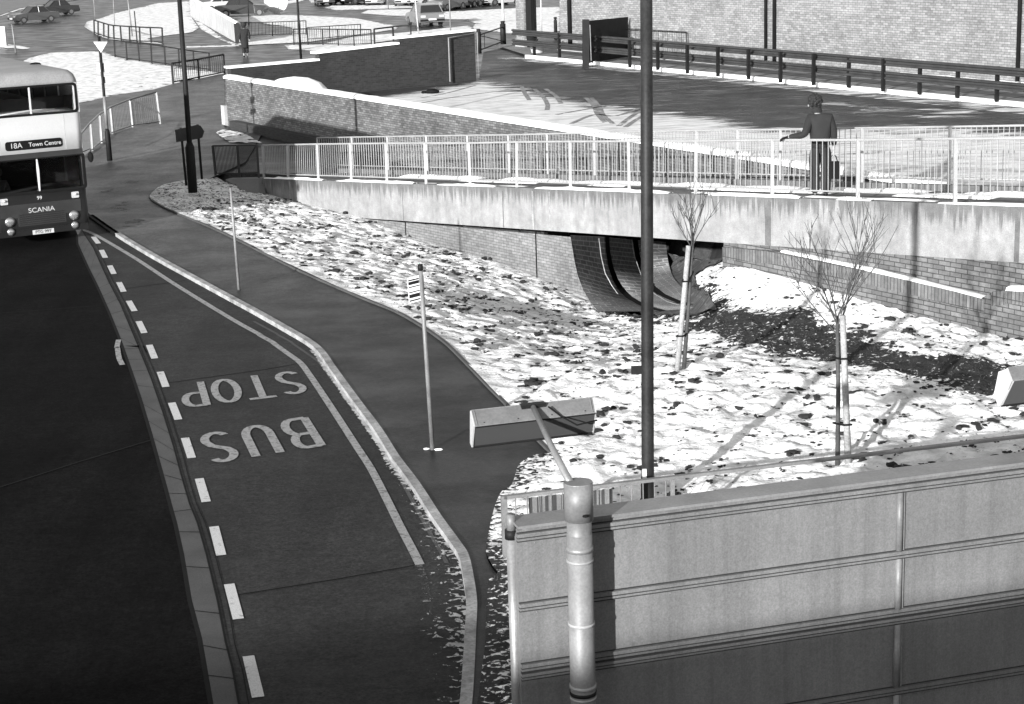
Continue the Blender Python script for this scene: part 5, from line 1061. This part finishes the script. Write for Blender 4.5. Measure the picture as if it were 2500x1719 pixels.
# side walls with windows at both decks
for sx, u in ((0, BW0), (1, BW1)):
    s_ = -1 if sx == 0 else 1
    for za_, zb_ in ((1.2, 2.06), (2.98, 3.64)):
        for i in range(7):
            d = .35+i*1.18; MB().box(BB(u-(.0 if s_ < 0 else .05), za_, d), bu*.05, bn*.07, Z*(zb_-za_)).build('pillar', 'bus_dark' if za_ < 2 else 'bus_white', bus)
            if i < 6: MB().box(BB(u-(-.02 if s_ < 0 else .03), za_, d+.07), bu*.01, bn*1.11, Z*(zb_-za_)).build('side_window', 'glass', bus)
MB().box(BB(BW0, 1.2, BLn-.05), bu*(BW1-BW0), bn*.05, Z*2.45).build('rear_panel', 'bus_dark', bus)
MB().box(BB(BW0+.04, 1.98, .25), bu*(BW1-BW0-.08), bn*(BLn-.4), Z*.06).build('upper_floor', 'bus_dark', bus)
MB().box(BB(BW0+.04, 1.05, 1.6), bu*(BW1-BW0-.08), bn*.05, Z*.95).build('cab_bulkhead', 'black', bus); MB().box(BB(BW0+.04, 2.98, 1.2), bu*(BW1-BW0-.08), bn*.05, Z*.3).build('seat_back', 'bus_dark', bus)
# windscreens: frames, glass and centre pillars
front('windscreen', rrect(BW0+.07, 1.27, BW1-.08, 2.03, .07), -.03, 'window_glass', .008); front('windscreen', rrect(BW0+.07, 3.04, BW1-.14, 3.62, .09), -.03, 'window_glass', .008)
def frame(u0, z0, u1, z1, mat, wd, nm, d=.006, r_=.08):
    A, B_ = rrect(u0, z0, u1, z1, r_), rrect(u0+wd, z0+wd, u1-wd, z1-wd, r_*.8); k = len(A); mb = MB(); vs = [BB(p[0], p[1], -d) for p in A+B_]+[BB(p[0], p[1], .05) for p in A+B_]
    mb.add(vs, [(i, (i+1) % k, k+(i+1) % k, k+i) for i in range(k)]+[(k+i, k+(i+1) % k, 3*k+(i+1) % k, 3*k+i) for i in range(k)]+[(2*k+i, 2*k+(i+1) % k, (i+1) % k, i) for i in range(k)]); return mb.build(nm, mat, bus)
frame(BW0+.01, 1.22, BW1-.01, 2.06, 'black', .06, 'windscreen_frame'); frame(BW0+.01, 2.98, BW1-.06, 3.66, 'black', .05, 'windscreen_frame')
front('pillar_strip', [(.955, 3.03), (.99, 3.03), (.99, 3.62), (.955, 3.62)], .02, 'white_paint', .03)
front('wiper_pillar', [(.985, 1.27), (1.015, 1.27), (1.03, 1.75), (1.01, 2.0), (.985, 2.0), (.975, 1.75)], .03, 'white_paint', .03)
front('window_surround', [(BW1-.14, 2.99), (BW1-.02, 2.99), (BW1-.05, 3.66), (BW1-.14, 3.66)], -.01, 'bus_white', .02)
front('cab_header', [(BW0+.1, 2.03), (BW1-.04, 2.03), (BW1-.04, 2.15), (BW0+.1, 2.15)], .012, 'grille', .014)
front('destination_box', rrect(.32, 2.235, 1.62, 2.44, .06), .016, 'black', .016)
def MF(u, z_, d, rot=0):
    m_ = Matrix.Identity(4); 
    for i in range(3): m_[i][0] = bu[i]; m_[i][1] = Z[i]; m_[i][2] = -bn[i]
    p = BB(u, z_, -d); m_[0][3], m_[1][3], m_[2][3] = p; return m_
text('route_number', '18A', .17, 'sign_grey', bus, MF(.56, 2.335, .02)); text('destination_text', 'Town Centre', .135, 'white_paint', bus, MF(1.22, 2.335, .02))
front('seam', [(BW1-.42, 2.17), (BW1-.41, 2.17), (BW1-.41, 2.97), (BW1-.42, 2.97)], .004, 'sign_grey', .004); front('seam', [(.2, 2.17), (.208, 2.17), (.208, 2.97), (.2, 2.97)], .004, 'sign_grey', .004)
front('grille', [(.06, 1.0), (1.92, 1.0), (1.92, .72), (1.55, .70), (1.55, .50), (.45, .50), (.45, .70), (.06, .72)], .014, 'grille', .016)
for i in range(6): front('grille_bar', [(.48, .53+i*.045), (1.52, .53+i*.045), (1.52, .545+i*.045), (.48, .545+i*.045)], .02, 'bus_dark', .008)
text('maker_name', 'SCANIA', .155, 'sign_grey', bus, MF(1.0, .84, .022) @ Matrix.Diagonal((1.12, 1, 1, 1))); text('fleet_number', '99', .12, 'white_paint', bus, MF(.98, 1.11, .012))
front('number_plate', [(.75, .285), (1.24, .285), (1.24, .385), (.75, .385)], .02, 'white_paint', .02); text('plate_text', 'PTG 99Y', .1, 'black', bus, MF(.995, .335, .024))
for u in (.17, 1.81):
    front('indicator', rrect(u-.085, 1.03, u+.085, 1.17, .02), .02, 'sign_grey', .02); MB().ball(BB(u, 1.12, -.03), .045, (1, 1, .6), 10).build('lamp_lens', 'white_paint', bus, True)
for u in (.26, 1.74):
    for z_, r_ in ((.63, .10), (.40, .075)):
        hl = MB().tube([BB(u, z_, .02), BB(u, z_, -.035)], [r_*1.15, r_*1.1], 20).build('headlight', 'chrome', bus, True); g_ = MB().tube([BB(u, z_, -.034), BB(u, z_, -.045), BB(u, z_, -.055)], [r_*.93, r_*.8, r_*.35], 20).build('lens', 'lens', None, True); g_.parent = hl; g_.matrix_parent_inverse = Matrix()
front('bumper', [(BW0+.05, .28), (BW1-.06, .28), (BW1-.06, .42), (BW0+.05, .42)], .01, 'bus_dark', .012)
mb = MB(); mb.tube([BB(BW1-.02, 2.05, .1), BB(BW1+.14, 2.12, .0), BB(BW1+.13, 2.0, 0)], .012, 6); mb.build('mirror_arm', 'dark_metal', bus); MB().ball(BB(BW1+.13, 1.93, 0), .1, (.7, .4, 1.25), 12).build('mirror', 'black', bus, True)
for d in (1.9, 6.6):
    for u in (BW0+.02, BW1-.3): MB().tube([BB(u, .42, d), BB(u+.28, .42, d)], .42, 20).build('wheel', 'rubber', bus)
MB().ball(BB(BW1-.35, 3.97, 2.2), .09, (1.6, 1, .5), 8).build('roof_vent', 'black', bus)

# ------------------------------------------------------------ people
def skinned(name, verts, edges, radii, mat, parent=None, sub=2, M=None, root=0):
    me = bpy.data.meshes.new(name); vs = [M @ Vector(v_) if M else Vector(v_) for v_ in verts]; me.from_pydata([tuple(v_) for v_ in vs], edges, []); me.materials.append(MATS[mat])
    o = bpy.data.objects.new(name, me); COL.objects.link(o); md = o.modifiers.new('skin', 'SKIN'); md.use_smooth_shade = True
    if not me.skin_vertices: 
        bpy.context.view_layer.objects.active = o; o.select_set(True); bpy.ops.mesh.customdata_skin_add() if hasattr(bpy.ops.mesh, 'customdata_skin_add') else None
    for sv, r_ in zip(me.skin_vertices[0].data, radii): sv.radius = (r_, r_) if not isinstance(r_, tuple) else r_
    for i, sv in enumerate(me.skin_vertices[0].data): sv.use_root = (i == root)
    sb_ = o.modifiers.new('sub', 'SUBSURF'); sb_.levels = sub; sb_.render_levels = sub
    bpy.context.view_layer.update(); dg = bpy.context.evaluated_depsgraph_get(); m2 = bpy.data.meshes.new_from_object(o.evaluated_get(dg)); bpy.data.objects.remove(o)
    for p in m2.polygons: p.use_smooth = True
    o = bpy.data.objects.new(name, m2); COL.objects.link(o)
    if parent is not None: o.parent = parent; o.matrix_parent_inverse = Matrix.Translation(parent.location).inverted() if parent.parent is None else Matrix()
    return o
def hand(V, E, Rr, wrist_i, d, side_v, thumb_v, curl, s=1.0):
    """palm and five bent fingers appended to the chain, s = scale"""
    w_ = Vector(V[wrist_i]); d = Vector(d).normalized(); sv = Vector(side_v).normalized(); cv_ = Vector(curl)
    palm = w_+d*.075*s; V.append(tuple(palm)); Rr.append((.028*s, .018*s)); E.append((wrist_i, len(V)-1)); pi_ = len(V)-1
    for j, (off, L_) in enumerate(((-.03, .055), (-.01, .068), (.01, .072), (.03, .062))):
        b0 = palm+d*.015*s+sv*off*s; V.append(tuple(b0)); Rr.append(.0095*s); E.append((pi_, len(V)-1)); pv = len(V)-1; dd = d.copy()
        for k_ in range(3):
            dd = (dd+cv_*.45).normalized(); V.append(tuple(Vector(V[pv])+dd*L_*.42*s)); Rr.append((.009-.0012*k_)*s); E.append((pv, len(V)-1)); pv = len(V)-1
    tb_ = w_+d*.03*s+Vector(thumb_v)*.02*s; V.append(tuple(tb_)); Rr.append(.012*s); E.append((wrist_i, len(V)-1)); pv = len(V)-1
    for k_ in range(2): V.append(tuple(Vector(V[pv])+(Vector(thumb_v).normalized()*.6+d*.7+cv_*.3*k_).normalized()*.032*s)); Rr.append(.010*s); E.append((pv, len(V)-1)); pv = len(V)-1
def person(label, base, yaw, P, sc_, mats, hair_long=.0, holding=None, coat=False):
    """P: joint positions in a local frame (x right, y away from the viewer, z up), metres"""
    t_ = thing('person', label, 'person', base); M = Matrix.Translation(base) @ Matrix.Rotation(yaw, 4, 'Z') @ Matrix.Scale(sc_, 4)
    g = lambda k_: P[k_]; V, E, Rr = [], [], []
    def ad(k_, r_, par=None): V.append(tuple(P[k_])); Rr.append(r_); (E.append((par, len(V)-1)) if par is not None else None); return len(V)-1
    pel = ad('pelvis', (.13, .10)); wst = ad('waist', (.12, .09), pel); ch = ad('chest', (.15, .105), wst); nk0 = ad('neck0', .06, ch); nk = ad('neck', .052, nk0); jaw = ad('jaw', (.062, .07), nk); hd = ad('head', (.078, .092), jaw); cr = ad('crown', (.055, .065), hd)
    for s_ in ('L', 'R'):
        sh = ad('sh'+s_, .062, ch); el = ad('el'+s_, .043, sh); wr = ad('wr'+s_, .028, el); hand(V, E, Rr, wr, Vector(P['hd'+s_])-Vector(P['wr'+s_]), P['side'+s_], P['th'+s_], P['curl'+s_])
        hp = ad('hp'+s_, .085, pel); kn = ad('kn'+s_, .058, hp); an = ad('an'+s_, .04, kn); ft = ad('ft'+s_, .042, an); to = ad('to'+s_, .032, ft)
    skinned('body', V, E, Rr, 'skin', t_, 1, M)
    # face
    h_ = Vector(P['head']); f = Vector(P['face']).normalized(); sd_ = f.cross(Z).normalized(); mb = MB()
    mb.ball(M @ (h_+f*.098-Z*.022), .018*sc_, (.8, 1.0, 1.3), 8); mb.build('nose', 'skin', t_, True)
    mb = MB(); [mb.ball(M @ (h_+f*.088+sd_*q+Z*.005), .010*sc_, (1, 1, 1), 8) for q in (-.032, .032)]; mb.build('eyes', 'black', t_, True)
    mb = MB(); mb.ball(M @ (h_+f*.088-Z*.06), .014*sc_, (1.4, 1.0, .4), 8); mb.build('mouth', 'coat', t_, True)
    mb = MB(); [mb.ball(M @ (h_+sd_*q-Z*.01), .026*sc_, (.4, .8, 1.2), 8) for q in (-.085, .085)]; mb.build('ears', 'skin', t_, True)
    # hair: clumped shell over the back and top of the head
    mb = MB(); mb.ball(M @ (h_-f*.03+Z*.03), .118*sc_, (1, 1, 1.08), 16, .06)
    for i in range(230):
        v_ = Vector((random.gauss(0, 1), random.gauss(0, 1), random.gauss(.3, 1))).normalized()
        if v_.dot(f) > .35 and v_.z < .5: continue
        if v_.z < -.9: continue
        mb.ball(M @ (h_-f*.03+Z*.025+v_*.118), .027*sc_*random.uniform(.6, 1.2), (1, 1, 1), 6, .2)
    for i in range(14): mb.ball(M @ (h_-f*.06+sd_*random.uniform(-.06, .06)-Z*random.uniform(.06, .11)), .03*sc_, (1, 1, 1), 6, .2)
    mb.build('hair', mats['hair'], t_, True)
    # jacket
    V, E, Rr = [], [], []
    jb = ad('jbot', (.215, .17)); w_ = ad('waist', (.205, .165), jb); c_ = ad('chest', (.22, .17), w_); nk_ = ad('neck0', .095, c_); 
    for s_ in ('L', 'R'):
        sh = ad('sh'+s_, .105, c_); el = ad('el'+s_, .078, sh); wr = ad('cf'+s_, .052, el)
    if coat: V.append(tuple(Vector(P['jbot'])-Z*.35)); Rr.append((.19, .15)); E.append((0, len(V)-1))
    skinned('jacket', V, E, Rr, mats['top'], t_, 2, M)
    q = Vector(P['neck']); MB().tube([M @ (q-Z*.03), M @ (q+Z*.055)], [.10*sc_, .085*sc_], 14, False).build('collar', mats['top'], t_, True)
    V, E, Rr = [], [], []; P['tw'] = tuple(Vector(P['pelvis'])+Z*.12); pel = ad('pelvis', (.17, .14)); ad('tw', (.165, .135), pel)
    for s_ in ('L', 'R'): hp = ad('hp'+s_, (.13, .14), pel); kn = ad('kn'+s_, .108, hp); an = ad('hem'+s_, .10, kn)
    skinned('trousers', V, E, Rr, mats['leg'], t_, 2, M)
    for s_ in ('L', 'R'):
        V, E, Rr = [], [], []; a_ = ad('an'+s_, .045); b_ = ad('ft'+s_, .05, a_); c_ = ad('to'+s_, .042, b_); skinned('shoe', V, E, Rr, 'black', t_, 1, M)
    return t_, M
# man on the ramp, left hand on the rail, bag in the right hand
mu = (FE(2003, 486, .62)-BR.p0).dot(BR.u); mbase = BR.uz(mu, deck_z(mu)-.02, .62)
vd = (mbase-CAM); yw_ = math.atan2(vd.y, vd.x)-math.pi/2
J = dict(pelvis=(-.01, 0, .92), waist=(-.01, 0, 1.05), chest=(-.03, .02, 1.30), neck0=(-.06, .03, 1.46), neck=(-.08, .05, 1.52), jaw=(-.12, .075, 1.57), head=(-.135, .07, 1.64), crown=(-.12, .05, 1.72),
         shL=(-.20, 0, 1.39), elL=(-.27, -.12, 1.12), wrL=(-.50, -.36, 1.04), cfL=(-.46, -.32, 1.055), hdL=(-.60, -.43, 1.03), sideL=(.2, -.3, 0), thL=(.4, -.2, -.6), curlL=(-.2, -.25, -1),
         shR=(.15, .02, 1.39), elR=(.22, .02, 1.12), wrR=(.22, .02, .84), cfR=(.225, .02, .90), hdR=(.22, .02, .75), sideR=(0, 1, 0), thR=(-1, .2, -.2), curlR=(-1, 0, .2),
         hpL=(-.10, 0, .88), knL=(-.11, .03, .50), anL=(-.09, 0, .09), hemL=(-.095, .0, .07), ftL=(-.09, .03, .05), toL=(-.11, .17, .04), hpR=(.09, 0, .88), knR=(.09, .03, .50), anR=(.09, 0, .09), hemR=(.09, .0, .07), ftR=(.09, .03, .05), toR=(.09, .17, .04), jbot=(-.01, 0, .80), face=(-.85, .5, -.2))
hp_t = BR.at(1919, 341, .08)                                       # where the glove meets the rail
loc = (Matrix.Translation(mbase) @ Matrix.Rotation(yw_, 4, 'Z') @ Matrix.Scale(1.09, 4)).inverted() @ hp_t; d_ = Vector(loc)+Z*.035
J['hdL'] = tuple(d_); dl = (d_-Vector(J['elL'])).normalized(); J['wrL'] = tuple(d_-dl*.07); J['cfL'] = tuple(d_-dl*.04)
man, Mm = person('man with curly dark hair in a short jacket, one glove on the ramp railing', mbase, yw_, J, 1.09, dict(top='jacket', leg='trouser', hair='hair'))
V = [J['wrL']]; E = []; Rr = [.034]; hand(V, E, Rr, 0, Vector(J['hdL'])-Vector(J['wrL']), J['sideL'], J['thL'], J['curlL'], 1.12); Rr = [(q if isinstance(q, tuple) else q*1.2) for q in Rr]; skinned('glove', V, E, Rr, 'black', man, 1, Mm)
bgp = Mm @ Vector((.24, .03, .40)); bag = thing('shoulder_bag', 'black bag hanging from the right hand of the man on the ramp', 'bag', bgp)
MB().prism([Mm @ Vector(p) for p in ((.10, -.06, .34), (.32, -.06, .34), (.335, -.06, .36), (.335, -.06, .60), (.32, -.06, .63), (.12, -.06, .63), (.10, -.06, .60))], (Mm.to_3x3() @ Vector((0, .13, 0)))).build('bag_body', 'black', bag)
MB().tube([Mm @ Vector(p) for p in ((.15, 0, .62), (.18, 0, .72), (.22, 0, .755), (.26, 0, .72), (.29, 0, .62))], .012, 6).build('bag_handle', 'black', bag, True)
# distant walker
wb = G(600, 141); vd = wb-CAM
K_ = dict(J); K_.update(neck=(0, .02, 1.52), neck0=(0, .01, 1.46), jaw=(0, .045, 1.57), head=(0, .04, 1.65), crown=(0, .03, 1.72), chest=(0, 0, 1.30), face=(0, 1, 0), shL=(-.18, 0, 1.40), shR=(.18, 0, 1.40), elL=(-.25, -.02, 1.12), elR=(.25, -.04, 1.12), wrL=(-.25, .08, .88), cfL=(-.25, .06, .92), hdL=(-.25, .1, .80), wrR=(.25, .02, .86), cfR=(.25, .0, .92), hdR=(.25, .05, .78), sideL=(0, 1, 0), thL=(1, .2, 0), curlL=(1, 0, .1),
             knL=(-.09, .12, .50), anL=(-.08, -.06, .14), hemL=(-.08, -.03, .2), ftL=(-.08, -.03, .08), toL=(-.08, .08, .04), knR=(.09, .06, .48), anR=(.09, .16, .08), hemR=(.09, .12, .2), ftR=(.09, .20, .05), toR=(.09, .32, .04))
person('person in a long dark coat walking away near the concrete wall', wb, math.atan2(vd.y, vd.x)-math.pi/2, K_, 1.06, dict(top='coat', leg='coat', hair='hair'), coat=True)
# bus driver
DJ = dict(K_); db = BB(.42, .62, 1.0); DJ.update(hpL=(-.1, .05, .9), knL=(-.12, -.38, .86), anL=(-.12, -.42, .5), hemL=(-.12, -.41, .55), ftL=(-.12, -.46, .45), toL=(-.12, -.56, .44), hpR=(.1, .05, .9), knR=(.12, -.38, .86), anR=(.12, -.42, .5), hemR=(.12, -.41, .55), ftR=(.12, -.46, .45), toR=(.12, -.56, .44), wrL=(-.15, -.35, 1.12), elL=(-.25, -.08, 1.12), cfL=(-.17, -.3, 1.12), hdL=(-.12, -.42, 1.14), wrR=(.15, -.35, 1.12), elR=(.25, -.08, 1.12), cfR=(.17, -.3, 1.12), hdR=(.12, -.42, 1.14), face=(0, -1, 0), jaw=(0, -.04, 1.57), head=(0, -.03, 1.65), crown=(0, -.01, 1.72), neck=(0, -.01, 1.52))
db = BB(.30, -.02, 1.0); person('bus driver behind the left windscreen in dark clothes', db, math.atan2(bu.y, bu.x), DJ, 1.0, dict(top='jacket', leg='coat', hair='hair'))

# ------------------------------------------------------------ the flat-roofed block behind the camera whose shadow lies over the near road
sdir = Vector((math.sin(a), math.cos(a), 0)); DS = 32.0; up_s = DS*math.tan(e)
e1, e2 = PL.at(1336, 1625), PL.at(2400, 1450); zr = (e1.z+e2.z)/2+up_s; k1 = e1-sdir*DS; fl0 = Vector((k1.x, k1.y, 0))-PL.u*16
blk = thing('office_block', 'flat-roofed office block behind the viewpoint that shades the near road', 'building', fl0)
MB().box(fl0-PL.n*10, PL.u*44, PL.n*10, Z*zr).build('wall', 'brick_building', blk); MB().box(fl0-PL.n*9.8+PL.u*.2+Z*zr, PL.u*43.6, PL.n*9.6, Z*.02).build('roof', 'slab', blk)
for i in range(14):
    for zw in (1.2, 4.2):
        if zw+1.6 < zr: MB().box(fl0+PL.u*(1+i*3.05)+PL.n*.002+Z*zw, PL.u*1.8, PL.n*.05, Z*1.5).build('window', 'glass', blk)
